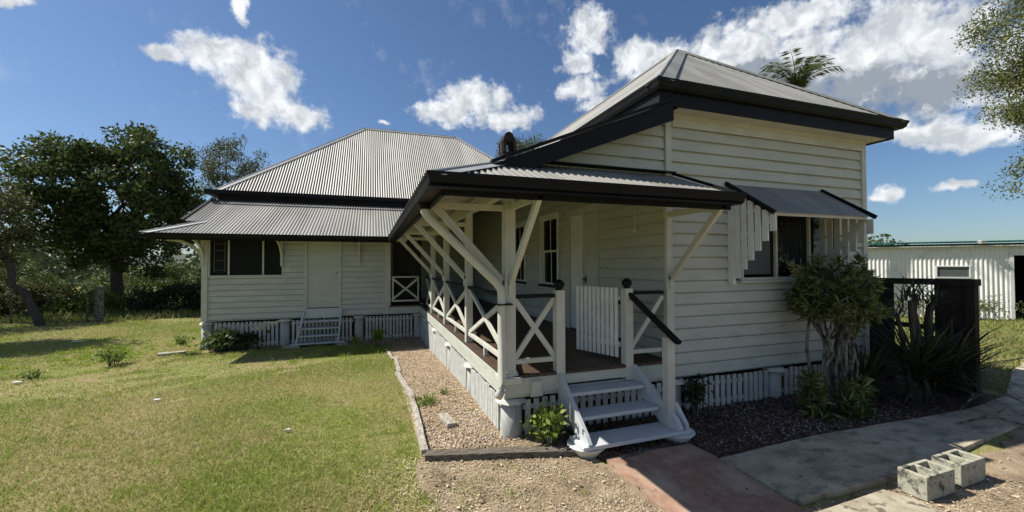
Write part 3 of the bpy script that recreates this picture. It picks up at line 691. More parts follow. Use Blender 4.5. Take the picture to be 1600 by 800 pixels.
# side door of the enclosed verandah
d = MB(); d.box((-1.65,12.195,.72),(-.85,12.235,2.56)); dd = part('door', d, PAINT)
d = MB(); d.box((-1.70,12.15,.70),(-1.65,12.22,2.6)); d.box((-.85,12.15,.70),(-.80,12.22,2.6)); d.box((-1.7,12.15,2.56),(-.8,12.22,2.61)); part('door_frame', d, TRIM, dd)
d = MB(); d.box((-1.72,12.13,.44),(-.78,12.18,.70)); part('threshold_board', d, STEPP, dd)
d = MB(); d.tube([(-.92,12.195,1.65),(-.92,12.16,1.65)], .025, 10); part('door_knob', d, BRASS, dd)
# steep side steps
s_ = MB(); s_.prism([(-1.72,12.12,.60),(-1.72,12.06,.66),(-1.86,11.72,-.14),(-1.86,11.80,-.20)], (.04,0,0)); sd = part('side_steps', s_, STEPP)
s_ = MB(); s_.prism([(-.80,12.12,.60),(-.80,12.06,.66),(-.86,11.72,-.14),(-.86,11.80,-.20)], (.04,0,0)); part('stringer', s_, STEPP, sd)
for z, y in ((-.15,11.70),(.03,11.80),(.21,11.88),(.39,11.97)):
    s_ = MB(); e = .14 if z < -.1 else 0; s_.box((-1.82+(.0 if e else .03*(z+.2))-e,y,z-.035),(-.82+e,y+.19,z)); part('tread', s_, STEPP, sd, bevel=.004)
s_ = MB(); s_.box((-2.15,11.68,-.26),(-1.75,11.95,-.185)); s_.box((-.9,11.7,-.27),(-.6,11.95,-.19)); splitpart('footing', s_, CONC, sd)

# -- kitchen wing verandah door and windows (wall X=3.5 facing -X)
def boxX(mb, y0, y1, z0, z1, xo, xi): return mb.box((Xk+xo, y0, z0), (Xk+xi, y1, z1))
d = MB(); boxX(d, 5.86,6.34,.705,2.76,.03,.065); dd = part('door', d, TRIM, bevel=.004)
d = MB(); boxX(d, 6.345,6.78,.705,2.76,.0,.05); part('door_leaf', d, TRIMW, dd, bevel=.004)
d = MB(); boxX(d, 5.76,5.86,.70,2.86,-.045,.03); boxX(d,6.78,6.88,.70,2.86,-.045,.03); boxX(d,5.86,6.78,2.76,2.86,-.045,.03); boxX(d,5.74,6.9,2.86,2.885,-.06,.02); part('door_frame', d, TRIM, dd, bevel=.004)
d = MB(); d.tube([(Xk+.03,6.27,1.62),(Xk-.03,6.27,1.62)], .026, 10); d.box((Xk+.024,6.25,1.55),(Xk+.034,6.29,1.70)); part('door_knob', d, BRASS, dd)
d = MB(); boxX(d,5.86,6.78,.70,.715,-.03,.08); part('door_sill', d, NAVY, dd)
def sash(y0, y1, z0=1.46, z1=2.84):
    f = MB(); 
    boxX(f,y0-.07,y0,z0,z1,-.045,.03); boxX(f,y1,y1+.07,z0,z1,-.045,.03); boxX(f,y0-.08,y1+.08,z1,z1+.08,-.05,.03)
    w = part('sash_window', f, TRIMW, bevel=.004)
    zm = (z0+z1)/2
    for (a, c, xo) in ((zm-.02, z1, .0), (z0, zm+.02, .018)):
        s2 = MB(); t = .04
        boxX(s2,y0,y0+t,a,c,xo,xo+.02); boxX(s2,y1-t,y1,a,c,xo,xo+.02); boxX(s2,y0+t,y1-t,a,a+t,xo,xo+.02); boxX(s2,y0+t,y1-t,c-t,c,xo,xo+.02)
        ym = (y0+y1)/2; boxX(s2,ym-.012,ym+.012,a+t,c-t,xo,xo+.018); sx = part('sash', s2, TRIMW, w)
        g2 = MB(); boxX(g2,y0+t,y1-t,a+t,c-t,xo+.008,xo+.012); part('pane', g2, GLASS, sx)
    s3 = MB(); boxX(s3,y0-.1,y1+.1,z0-.045,z0,-.08,.03); part('sill', s3, NAVY, w)
sash(7.3,8.08); sash(9.13,9.92)

# -- front window with hood
w = win(4.72,6.62,1.70,2.86,Yf,(5.36,6.02), fw_=.045, rec=.03)
b = MB(); b.box((4.78,Yf+.030,1.74),(5.28,Yf+.034,2.3)); part('pane_reflection', b, WINGREY, w)  # grey sheet in the left pane, a reflection put in as colour
hood = MB(); hx0, hx1, ht, hb, hyo = 4.46, 6.24, 2.94, 2.52, .60
sh = (ht-hb)/hyo
corr(hood, (0,Yf-.03,ht), (1,0,0), (0,-1,-sh), hx0, hx1, lambda x: 0, lambda x: hyo+.03, pitch=.05, amp=.005)
hd = part('window_hood', hood, ROOFO, smooth=True)
b = MB()
for xx in (hx0-.02, hx1+.02): b.beam((xx,Yf-.02,ht+.015),(xx,Yf-hyo-.10,hb-.03),.035,.05)
splitpart('hood_edge', b, NAVY, hd)
b = MB(); b.box((hx0+.03,Yf-hyo-.03,hb-.055),(hx1-.03,Yf-hyo,hb+.0)); b.box((hx0+.02,Yf-.03,ht-.08),(hx1-.02,Yf-.0,ht-.02)); splitpart('hood_front_rail', b, TRIM, hd)
for xx, sgn in ((hx0+.02,1),(hx1-.02,-1)):
    b = MB(); n_ = 6
    b.box((xx-.02,Yf-.10,1.62),(xx+.02,Yf-.02,ht-.07))
    for i in range(n_):
        y_ = Yf-.115-i*.10; zt = ht-sh*(Yf-y_)-.03; zl = 1.70+i*.115
        b.box((xx-.009,y_-.075,zl),(xx+.009,y_,zt-.01))
    b.beam((xx+.015*sgn,Yf-.1,ht-.28),(xx+.015*sgn,Yf-hyo,ht-.28-sh*hyo*.0+.0),.02,.05) if False else None
    for k in range(3):
        zc = 2.55-k*.28; ln = .62-.2*k
        if zc < ht: b.beam((xx+.014*sgn,Yf-.1,zc),(xx+.014*sgn,Yf-.1-max(.1,min(ln,(ht-.12-zc)/sh if zc>2.45 else ln)),zc),.012,.035)
    part('hood_side_slats', b, TRIMW if sgn > 0 else TRIM, hd)
b = MB(); b.beam((6.24,Yf-.05,1.85),(6.24,Yf-hyo+.02,hb-.05),.045,.07); b.beam((4.56,Yf-.05,1.85),(4.56,Yf-hyo+.02,hb-.05),.03,.04); splitpart('hood_brace', b, TRIM, hd)
# light pull / small ceiling lamp on the verandah wall
b = MB(); b.tube([(3.44,4.75,2.62),(3.44,4.75,2.36)], .004, 6); b.tube([(3.44,4.75,2.36),(3.44,4.75,2.33)], .018, 8); part('light_cord', b, TRIMW)

# -- chimney
b = MB(); cx_, cyy = 5.0, 14.1+.9; b = MB()
b.box((cx_-.20,cyy-.20,4.6),(cx_+.20,cyy+.20,6.08)); b.box((cx_-.25,cyy-.25,6.08),(cx_+.25,cyy+.25,6.17)); b.box((cx_-.27,cyy-.27,6.17),(cx_+.27,cyy+.27,6.20))
ch = part('chimney', b, BRICK, bevel=.01)
b = MB()
for sx, sy_ in ((-1,-1),(1,-1),(1,1),(-1,1)): b.box((cx_+sx*.20-.06,cyy+sy_*.20-.06,6.20),(cx_+sx*.20+.06,cyy+sy_*.20+.06,6.62))
b.box((cx_-.26,cyy-.3,6.20),(cx_-.14,cyy+.3,6.66)); b.box((cx_+.14,cyy-.3,6.20),(cx_+.26,cyy+.3,6.66)); 
b.prism([(cx_-.27,cyy-.27,6.62),(cx_+.27,cyy-.27,6.62),(cx_+.14,cyy-.27,6.92),(cx_+.0,cyy-.27,7.0),(cx_-.14,cyy-.27,6.92)], (0,.64,0)); part('chimney_hood', b, BRICK, ch, bevel=.01)

# ------------------------------------------------------------------ vegetation helpers
def rand_dirs(n, zb=0.0):
    v = RNG.normal(size=(n,3)); v[:,2] += zb; return v/np.linalg.norm(v, axis=1, keepdims=True)
def leafquads(C, L, W, zb=.2, droop=0., D=None):
    n = len(C); d = rand_dirs(n) if D is None else D; d = d.copy(); d[:,2] -= droop; d /= np.linalg.norm(d,axis=1,keepdims=True)
    r = rand_dirs(n, zb); s = np.cross(d, r); s /= np.linalg.norm(s,axis=1,keepdims=True)+1e-9
    L = L*RNG.uniform(.6,1.25,(n,1)); W = W*RNG.uniform(.7,1.2,(n,1)); nn = np.cross(s,d)
    V = np.stack([C, C+d*L*.5+s*W*.5+nn*W*.12, C+d*L, C+d*L*.5-s*W*.5+nn*W*.12],1).reshape(-1,3)
    return V, np.arange(4*n).reshape(n,4)
def clumps(name, centers, per, spread, L, W, m, parent=None, flat=.75, droop=0., sizes=None):
    C = np.repeat(np.array(centers,float), per, 0); n = len(C); sc_ = np.ones((len(centers),1)) if sizes is None else np.array(sizes).reshape(-1,1)
    off = rand_dirs(n)*(RNG.uniform(0,1,(n,1))**.45)*spread*np.repeat(sc_, per, 0); off[:,2] *= flat
    V, F = leafquads(C+off, L, W, .4, droop); return fast_mesh(name, V, F, m, parent)
def limb(mb, p, q, r0, r1, n=5, wob=.08, sag=.0, sides=6):
    p = np.array(p,float); q = np.array(q,float); L = np.linalg.norm(q-p); pts = []
    for i in range(n+1):
        t = i/n; c = p+(q-p)*t; 
        if 0 < i < n: c = c+RNG.normal(size=3)*wob*L*.4
        c[2] += sag*math.sin(t*math.pi)*L; pts.append(tuple(c))
    mb.tube(pts, [r0+(r1-r0)*i/n for i in range(n+1)], sides); return pts
def tree(name, label, cat, base, fork, crown_c, crown_r, nclump, per, spread, leaf, lm, bm, r0, mains=6, group=None, lean=None, shell=.35, flat=.75, floor=None, twig=.02):
    base = np.array(base,float); fork = np.array(fork,float); cc = np.array(crown_c,float); cr = np.array(crown_r,float)
    t = thing(name, label, cat, tuple(base), group); mb = MB()
    limb(mb, base-[0,0,.15], fork, r0, r0*.72, 6, .04, sides=10)
    mains_ = []
    for i in range(mains):
        a = 2*math.pi*(i+RNG.uniform(-.3,.3))/mains; tgt = cc+cr*np.array([math.cos(a)*.5, math.sin(a)*.5, RNG.uniform(-.35,.45)])
        mains_.append(limb(mb, fork, tgt, r0*.5, r0*.14, 6, .10, .05, 7))
    nodes = np.array([p for m_ in mains_ for p in m_[2:]])
    C = []
    while len(C) < nclump:
        d = rand_dirs(1)[0]; rr = RNG.uniform(shell,1)**.6; lump = 1+.09*math.sin(d[0]*5+base[0])+.09*math.sin(d[1]*7+d[2]*5)
        p = cc+d*cr*rr*lump
        if floor is not None and p[2] < floor: continue
        C.append(p)
    for c in C:
        k = np.argmin(((nodes-c)**2).sum(1)); limb(mb, nodes[k], c, r0*.09+twig*.4, twig*.4, 3, .12, 0, 4)
    mb.build('trunk', bm, t, smooth=True)
    clumps('crown', C, per, spread, leaf[0], leaf[1], lm, t, flat, sizes=RNG.uniform(.65,1.2,len(C)))
    return t
G = lambda x, y: float(gz(x, y))
vn0 = lambda t: np.sin(t)+.5*np.sin(t*2.7+1)+.3*np.sin(t*6.1+2)
LEAF_FAR = leafmat('far_leaves', [(.05,.075,.03),(.075,.10,.04),(.10,.12,.055)], .2)

# trees beyond the lawn
tree('shade_tree', 'big broad dark green tree beyond the left lawn with sky showing through its crown', 'tree', (-12.6,27.0,G(-12.6,27)), (-12.7,27.0,2.0), (-12.6,27.3,5.4), (3.9,3.6,3.8), 240, 150, .68, (.23,.13), LEAF_BIG, BARK, .30, mains=10, floor=1.3)
tree('leaning_tree', 'olive leaved tree with a leaning trunk at the left edge of the lawn', 'tree', (-11.9,20.6,G(-11.9,20.6)), (-13.6,21.6,2.2), (-16.2,21.8,3.6), (3.4,3,2.3), 110, 170, .75, (.20,.07), LEAF_OL, BARK, .15, mains=5)
tree('gum_tree', 'airy grey green gum tree rising behind the big dark tree', 'tree', (-12.4,40,G(-12.4,40)), (-12.2,40,6), (-11.3,40,9.7), (3.1,3,2.7), 70, 110, .85, (.22,.09), LEAF_GUM, BARKP, .22, mains=5, shell=.2)
tree('gum_tree', 'small distant gum treetop just showing beside the chimney', 'tree', (11.6,31,G(11.6,31)), (11.6,31,7), (12.0,31,10.6), (2.3,2.2,1.6), 45, 110, .7, (.2,.08), LEAF_GUM, BARKP, .2, mains=4, shell=.2)
rt_ = tree('bottlebrush_tree', 'yellow green small leaved tree hanging into the right edge of the view', 'tree', (16.7,3.4,G(16.7,3.4)), (16.7,3.6,2.8), (16.75,4.4,6.6), (2.5,1.9,3.9), 340, 300, .50, (.085,.035), LEAF_YG, BARK, .14, mains=7, shell=.3, flat=.9)
tree('garden_tree', 'rounded green tree standing in the yard in front of the gable window', 'tree', (17,-5.5,G(17,-5.5)), (17,-5.5,1.8), (17,-5.5,4.4), (2.8,2.8,2.6), 90, 120, .75, (.2,.1), LEAF_BR, BARK, .2)
tree('distant_tree', 'low dark green tree behind the fence at the far left edge', 'tree', (-24,26,G(-24,26)), (-24,26,1.2), (-24,26,3.2), (4.2,3.5,2.7), 110, 120, .9, (.26,.14), LEAF_BR, BARK, .2, shell=.3)
tree('shade_tree', 'leafy tree outside the left edge whose crown shades a patch of lawn', 'tree', (-15.6,16.5,G(-15.6,16.5)), (-15.3,16.5,3.2), (-14.7,16.6,6.8), (2.1,1.4,1.2), 70, 150, .75, (.24,.13), LEAF_BIG, BARK, .18, mains=5)
bushes = [('shrub','dense dark shrub under the big tree beside the fence post','shrub',-9.4,25,2.1,1.9,1.35,LEAF_DK,55),
 ('shrub','tall light green shrub between the big tree and the house corner','shrub',-7.7,26,1.6,1.5,2.1,LEAF_BR,60),
 ('shrub','shadowy dark shrub against the far side of the house corner','shrub',-6.3,23.5,.9,1.2,1.75,LEAF_DK,40),
 ('shrub','sunny green scrub left of the fence post','shrub',-13.0,25.6,1.5,1.2,1.1,LEAF_LT,40),
 ('shrub','dusty olive shrub behind the leaning trunk','shrub',-15.6,25,2.6,1.4,1.5,LEAF_OL,70),
 ('shrub','long dark hedge like shrub at the far left edge of the lawn','shrub',-20.5,25.5,3.2,1.5,1.9,LEAF_DK,80),
 ('shrub','mixed green scrub behind the big tree trunk','shrub',-13.2,32,4.2,1.6,2.3,LEAF_BR,90),
 ('shrub','pale green scrub behind the light green shrub','shrub',-9.0,34,3.2,1.6,2.4,LEAF_OL,70),
 ('shrub','bushy green thicket far beyond the leaning trunk','shrub',-24,36,6.0,2,2.8,LEAF_BR,100),
 ('shrub','rank green bush showing behind the left side awning','shrub',-5.6,31,2.4,1.5,3.0,LEAF_BR,70)]
for nm, lb, ct, x, y, rx, ry, rz_, lm, k in bushes:
    t = thing(nm, lb, ct, (x,y,G(x,y)), 'shrubs beyond the left lawn'); mb = MB(); g = G(x,y); C = []
    for i in range(k):
        d = rand_dirs(1)[0]; d[2] = abs(d[2]); rr = RNG.uniform(.2,1)**.5; c = (x+d[0]*rx*rr, y+d[1]*ry*rr, g+.1+d[2]*rz_*rr); C.append(c)
        if i % 3 == 0: limb(mb, (x+d[0]*rx*.3,y,g-.1), c, .03, .012, 3, .1, 0, 4)
    mb.build('stems', BARK, t); clumps('foliage', C, 130, .42, .15, .08, lm, t, .8)
# far woodland: one mass nobody could count
n_ = 2600; an = RNG.uniform(-72,80,n_); dd_ = RNG.uniform(55,130,n_); C = np.stack([dd_*np.sin(np.radians(an)), dd_*np.cos(np.radians(an)), 0*an],1)
C[:,2] = gz(C[:,0],C[:,1])+RNG.uniform(0,1,n_)*(2.2+1.6*vn0(an*.35))*(1+dd_/140); k = ~((an > 52) & (dd_ < 60)); C = C[k]
kind(clumps('far_woodland', C, 42, 2.4, .75, .45, LEAF_FAR, flat=.6), 'stuff')
# fence on the left
P0 = (-10.55,21.3)
m_ = MB(); g = G(*P0); m_.box((P0[0]-.11,P0[1]-.10,g-.2),(P0[0]+.11,P0[1]+.10,g+1.45)); m_.prism([(P0[0]-.10,P0[1]-.1,g+1.45),(P0[0]+.10,P0[1]-.1,g+1.45),(P0[0]+.03,P0[1]-.1,g+1.50),(P0[0]-.09,P0[1]-.1,g+1.48)], (0,.2,0))
tag(m_.build('fence_post', BARKP, bevel=.012), 'weathered grey timber post standing under the big tree', 'post')
wf = thing('wire_fence', 'thin wire fence on slim steel pickets at the left edge of the lawn', 'fence', (-16,23.4,G(-16,23.4)))
for x in np.arange(-25,-10,2.8):
    m_ = MB(); y = 21.3+(-10.5-x)*.28; m_.box((x-.025,y-.025,G(x,y)-.1),(x+.025,y+.025,G(x,y)+1.35)); m_.build('picket', BARKP, wf)
for z in (.35,.7,1.0,1.25):
    m_ = MB(); m_.tube([(x,21.3+(-10.5-x)*.28,G(x,23)+z) for x in np.arange(-25,-10,2.8)], .003, 4); m_.build('wire', BARK, wf)

# palm behind the kitchen roof
pt = thing('palm_tree', 'green feather palm with drooping fronds showing above the front hip roof', 'palm', (19.6,14.3,G(19.6,14.3)))
m_ = MB(); pc = np.array([19.8,14.2,10.45]); limb(m_, (19.6,14.3,G(19.6,14.3)-.1), pc, .17, .11, 8, .01, 0, 10); m_.build('trunk', BARKP, pt, smooth=True)
for i in range(15):
    a = i*2.4+.3; el0 = RNG.uniform(.65,1.45); L_ = RNG.uniform(1.7,2.3); mm = MB(); pts = []; p = pc.copy(); e = el0
    for k in range(9):
        pts.append(p.copy()); p = p+np.array([math.cos(a)*math.cos(e), math.sin(a)*math.cos(e), math.sin(e)])*L_/8; e -= .17
    mm.tube([tuple(q) for q in pts], [.03*(1-k/10) for k in range(9)], 5)
    fr = mm.build('frond_stem', LEAF_PALM, pt)
    C = []; D = []
    for k in range(1,9):
        for j in range(6):
            f = j/6; q = pts[k-1]+(pts[k]-pts[k-1])*f; d = pts[k]-pts[k-1]; d /= np.linalg.norm(d); s = np.cross(d,[0,0,1]); s /= np.linalg.norm(s)
            for sg in (-1,1): C.append(q); D.append(s*sg*.9+d*.55+np.array([0,0,-.35]))
    D = np.array(D); D /= np.linalg.norm(D,axis=1,keepdims=True); V, F = leafquads(np.array(C), .55, .045, .2, 0, D)
    fo = fast_mesh('leaflets', V, F, LEAF_PALM, fr)

# dracaena shrub in front of the window
def whorl_leaves(tips, dirs, n, L, W, spread=1.0, droop=.25):
    C = []; D = []
    for p, d in zip(tips, dirs):
        d = np.array(d)/np.linalg.norm(d)
        for k in range(n):
            r = rand_dirs(1)[0]; v = d*RNG.uniform(.1,1.0)+r*spread; v /= np.linalg.norm(v); C.append(np.array(p)-d*RNG.uniform(0,L*1.1)); D.append(v)
    return leafquads(np.array(C), L, W, .3, droop, np.array(D))
ds = thing('dracaena_shrub', 'tall many stemmed shrub with pale mottled stems and whorled striped leaves before the gable wall', 'shrub', (5.5,3.55,0)); m_ = MB(); tips = []; dirs = []
for i in range(13):
    a = RNG.uniform(0,6.28); bx_ = 5.58+(i-6)*.045+RNG.uniform(-.03,.03); by = 3.58+RNG.uniform(-.12,.15); tx = 5.62+math.cos(i*2.1)*.34*RNG.uniform(.7,1); ty = 3.55+math.sin(i*2.1)*.26
    zf = RNG.uniform(.85,1.2); mid = (bx_*.75+tx*.25, by*.6+ty*.4, zf); limb(m_, (bx_,by,-.05), mid, .024, .017, 6, .04, 0, 7)
    for j in range(5):
        q = np.array([tx+RNG.uniform(-.2,.2), ty+RNG.uniform(-.16,.16), RNG.uniform(1.25,1.78)]); limb(m_, mid, q, .014, .008, 4, .07, 0, 5)
        for k in range(3):
            e = q+np.array([RNG.uniform(-.16,.16),RNG.uniform(-.14,.14),RNG.uniform(-.1,.22)]); tips.append(e); dirs.append(e-np.array([5.6,3.6,.9])); limb(m_, q, e, .009, .006, 2, .05, 0, 4)
m_.build('stems', BARKP, ds, smooth=True); V, F = whorl_leaves(tips, dirs, 48, .12, .024); fast_mesh('foliage', V, F, LEAF_DR, ds)
for lbl, pts in (('low leafy striped shoots at the foot of the dracaena, nearest the steps', [(5.02,3.52,.55),(5.05,3.5,.38),(5.10,3.52,.2),(5.18,3.45,.10),(5.0,3.5,.28),(5.2,3.5,.33),(5.08,3.45,.48)]), ('low leafy striped shoots at the foot of the dracaena, on its window side', [(5.45,3.3,.42),(5.55,3.3,.3),(5.62,3.35,.18),(5.5,3.25,.15),(5.7,3.3,.12),(5.42,3.3,.25),(5.6,3.3,.45)])):
    c0 = pts[0]; t = thing('dracaena_shoots', lbl, 'plant', (c0[0],c0[1],0), 'low shoots under the dracaena'); m_ = MB()
    tp = []; 
    for p in pts:
        limb(m_, (c0[0]+.08,c0[1]+.05,-.03), p, .012, .006, 3, .05, 0, 5)
        for k in range(3): tp.append(np.array(p)+RNG.normal(size=3)*.05)
    m_.build('stems', BARKP, t); V, F = whorl_leaves(tp, [(0,-.2,1)]*len(tp), 24, .16, .030); fast_mesh('foliage', V, F, LEAF_DR, t)

# dark screen and strap plants at the house corner
sc_ = thing('timber_screen', 'dark brown timber screen with a top rail beyond the shrubs at the house corner', 'screen', (7.78,3.7,0)); m_ = MB()
m_.box((7.74,3.17,-.05),(7.84,3.27,1.60)); m_.build('screen_post', FENCEW, sc_); m_ = MB(); m_.box((7.74,4.32,-.05),(7.84,4.42,1.60)); m_.build('screen_post', FENCEW, sc_)
m_ = MB(); m_.beam((7.79,3.15,1.62),(7.79,4.44,1.60),.14,.09); m_.build('top_rail', FENCEW, sc_)
m_ = MB(); yy = 3.28
for i in range(3): m_.box((7.77,yy,.02),(7.80,yy+.10,1.58)); yy += .112
yy = 4.1
for i in range(2): m_.box((7.77,yy,.02),(7.80,yy+.10,1.58)); yy += .112
for zz in (.3,.9): m_.box((7.80,3.2,zz),(7.83,4.4,zz+.07))
m_.build('boards', FENCEW, sc_)
def strap_plant(label, x, y, n, L, W, z0=.05, el=(.0,1.3), group='strap leaved clumps before the timber screen', trunk=None, m=LEAF_YU, name='strap_plant'):
    t = thing(name, label, 'plant', (x,y,G(x,y)), group)
    if trunk:
        mb = MB()
        for (tx,ty,th,tr) in trunk: limb(mb, (x+tx*.3,y+ty*.3,-.05), (x+tx,y+ty,th), tr, tr*.85, 6, .025, 0, 8)
        mb.build('trunk', BARK, t, smooth=True)
    V = []; F = []
    heads = [(x,y,z0,n,L)]+([(x+a,y+b,h,36,.27) for a,b,h,_ in trunk] if trunk else [])
    for hx_,hy2,hz,nn,LL in heads:
        for i in range(nn):
            a = RNG.uniform(0,6.28); e = RNG.uniform(*el); l = LL*RNG.uniform(.6,1.1); c = np.array([hx_+RNG.normal()*.05,hy2+RNG.normal()*.05,hz+RNG.uniform(-.05,.1)]); w = W if LL > .3 else .02
            s = np.array([-math.sin(a),math.cos(a),0])*w/2; k0 = len(V); p = c
            for k in range(4):
                ww = (1,.95,.7,.05)[k]; V += [p-s*ww, p+s*ww]; p = p+np.array([math.cos(a)*math.cos(e),math.sin(a)*math.cos(e),math.sin(e)])*l/3; e -= RNG.uniform(.05,.28)
            for k in range(3): F.append((k0+2*k,k0+2*k+1,k0+2*k+3,k0+2*k+2))
    fast_mesh('leaves', np.array(V), np.array(F), m, t); return t
strap_plant('dark spiky strap plant with thick cut trunks in front of the timber screen', 7.0, 3.42, 260, .95, .040, .3, trunk=[(-.15,.0,1.38,.036),(.05,.05,1.46,.042),(.28,-.02,1.34,.036),(-.3,.08,1.2,.03),(.42,.08,1.28,.036)])
strap_plant('dark spiky strap clump whose blades fan out past the right end of the screen', 7.42, 3.3, 240, .95, .034, .35, el=(-.1,1.2))
strap_plant('low dark strap clump at the house corner beside the dracaena', 6.45, 3.75, 160, .75, .034, .15)
# small shrubs beside the front steps
def small_shrub(label, x, y, h, r, lm, n, stubs=True, L=.07, W=.04, group='small shrubs beside the front steps', name='small_shrub'):
    t = thing(name, label, 'shrub', (x,y,G(x,y)), group); mb = MB(); C = []; g = G(x,y)
    for i in range(9):
        a = RNG.uniform(0,6.28); q = (x+math.cos(a)*r*.8*RNG.uniform(.3,1), y+math.sin(a)*r*.8*RNG.uniform(.3,1), g+h*RNG.uniform(.45,.9)); limb(mb, (x+math.cos(a)*.05,y+math.sin(a)*.05,g-.03), q, .018 if stubs else .008, .008, 3, .05, 0, 6)
        for k in range(n//9): C.append(np.array(q)+RNG.normal(size=3)*[r*.38,r*.38,h*.13])
    mb.build('stems', BARKP, t, smooth=True); V, F = leafquads(np.array(C), L, W, .7, -.2); fast_mesh('foliage', V, F, lm, t); return t
small_shrub('bright green leafy shrub with pale cut stems left of the front steps', 1.72, 3.86, .40, .15, LEAF_LT, 520)
small_shrub('thin dark shrub against the skirting right of the front steps', 3.78, 4.02, .42, .13, LEAF_DK, 300, False)
small_shrub('trailing green vine over the house corner stump beside the skirting', -3.6, 11.95, .46, .30, LEAF_BR, 520, False, .11, .08, 'plants along the main house', 'vine')
small_shrub('dark leafy creeper spreading right of the vine along the skirting', -3.05, 11.95, .36, .36, LEAF_DK, 480, False, .11, .08, 'plants along the main house', 'vine')
small_shrub('leafy weed clump standing in the lawn left of the house corner', -5.2, 11.0, .34, .24, LEAF_LT, 300, False, .08, .04, 'weeds in the lawn', 'weed')
small_shrub('low pale weed in the lawn nearer than the leafy weed clump', -6.0, 10.2, .13, .22, LEAF_LT, 110, False, .07, .04, 'weeds in the lawn', 'weed')
small_shrub('small green weed growing inside the garden bed by the middle edging board', .72, 5.6, .10, .16, LEAF_LT, 160, False, .05, .025, 'weeds in the garden bed', 'weed')
small_shrub('tiny green weed in the gravel near the verandah stump', 1.0, 6.0, .08, .10, LEAF_LT, 60, False, .04, .02, 'weeds in the garden bed', 'weed')
strap_plant('tuft of long fresh grass at the end of the side garden bed', .15, 10.75, 130, .42, .018, .0, m=LEAF_LT, group='long grass tufts', name='grass_tuft')
strap_plant('tuft of fresh grass left of the edging boards by the lawn', -.35, 10.5, 70, .28, .015, .0, m=LEAF_LT, group='long grass tufts', name='grass_tuft')
strap_plant('loose grass tuft at the foot of the corner stump', -4.3, 11.8, 90, .30, .016, .0, m=LEAF_LT, group='long grass tufts', name='grass_tuft')

# ------------------------------------------------------------------ shed
a0 = np.array([22.77,13.28]); a1 = np.array([26.45,9.25]); dv = (a1-a0)/np.linalg.norm(a1-a0); nv_ = np.array([-dv[1],dv[0]])
if nv_[0] < 0: nv_ = -nv_
sh_ = thing('iron_shed', 'long low white corrugated iron shed with a green roof edge and an open doorway', 'shed', (float(a0[0]),float(a0[1]),G(*a0)))
def sp(t, dpt, z): p = a0+dv*t+nv_*dpt; return (float(p[0]),float(p[1]),z)
m_ = MB(); TS = 5.05
def sheetwall(mb, t0, t1, z0, z1, pitch=.152, amp=.016):
    n = int((t1-t0)/pitch*6); o = len(mb.v)
    for i in range(n+1):
        t = t0+(t1-t0)*i/n; of = amp*math.sin(2*math.pi*t/pitch); mb.v += [sp(t,-of,z0), sp(t,-of,z1)]
    for i in range(n): mb.f.append((o+2*i,o+2*i+2,o+2*i+3,o+2*i+1))
w0, w1, wz0, wz1 = 2.70, 3.75, 1.22, 1.68
sheetwall(m_, -4.5, w0, -1.0, 2.66); sheetwall(m_, w0, w1, -1.0, wz0); sheetwall(m_, w0, w1, wz1, 2.66); sheetwall(m_, w1, TS, -1.0, 2.66); sheetwall(m_, TS, 9, 2.2, 2.66)
m_.build('wall', WHITEIRON, sh_)
m_ = MB(); m_.prism([sp(TS-.06,-.03,-1),sp(TS+.06,-.03,-1),sp(TS+.06,-.03,2.3),sp(TS-.06,-.03,2.3)], tuple(nv_*.12)+(0,)); m_.prism([sp(TS,-.04,2.18),sp(9,-.04,2.18),sp(9,-.04,2.26),sp(TS,-.04,2.26)], tuple(nv_*.06)+(0,)); m_.build('door_frame', TRIMW, sh_)
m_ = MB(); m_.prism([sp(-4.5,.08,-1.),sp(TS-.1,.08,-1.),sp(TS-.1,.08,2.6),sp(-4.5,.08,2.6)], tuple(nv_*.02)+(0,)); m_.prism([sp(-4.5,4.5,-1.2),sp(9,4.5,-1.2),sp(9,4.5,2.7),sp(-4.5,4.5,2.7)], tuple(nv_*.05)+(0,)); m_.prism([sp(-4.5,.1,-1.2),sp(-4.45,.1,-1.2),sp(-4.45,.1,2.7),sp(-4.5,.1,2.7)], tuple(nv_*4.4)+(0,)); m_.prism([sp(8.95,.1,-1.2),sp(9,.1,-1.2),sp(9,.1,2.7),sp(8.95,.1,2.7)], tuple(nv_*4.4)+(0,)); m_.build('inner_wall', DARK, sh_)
m_ = MB(); n_ = int(13.8/.152*6); o_ = 0
for i in range(n_+1):
    t = -4.65+13.8*i/n_; h = .014*math.sin(2*math.pi*t/.152); m_.v += [sp(t,-.22,2.76+h), sp(t,4.7,3.0+h)]
for i in range(n_): m_.f.append((2*i,2*i+2,2*i+3,2*i+1))
m_.build('roof', GREEN, sh_)
m_ = MB(); m_.prism([sp(-4.6,-.16,2.60),sp(9.1,-.16,2.60),sp(9.1,-.16,2.72),sp(-4.6,-.16,2.72)], tuple(nv_*.04)+(0,)); m_.build('fascia', GREEN, sh_)
m_ = MB(); m_.prism([sp(-4.6,-.18,2.60),sp(9.1,-.18,2.60),sp(9.1,-.18,2.63),sp(-4.6,-.18,2.63)], tuple(nv_*.02)+(0,)); m_.build('fascia_trim', TRIMW, sh_)
m_ = MB(); e = .05
for q in ((w0-e,w1+e,wz1,wz1+e),(w0-e,w1+e,wz0-e,wz0),(w0-e,w0,wz0,wz1),(w1,w1+e,wz0,wz1)): m_.prism([sp(q[0],-.03,q[2]),sp(q[1],-.03,q[2]),sp(q[1],-.03,q[3]),sp(q[0],-.03,q[3])], tuple(nv_*.06)+(0,))
sw = m_.build('window', TRIMW, sh_); m_ = MB(); m_.prism([sp(w0,.01,wz0),sp(w1,.01,wz0),sp(w1,.01,wz1),sp(w0,.01,wz1)], tuple(nv_*.01)+(0,)); m_.build('pane', WINGREY, sw)
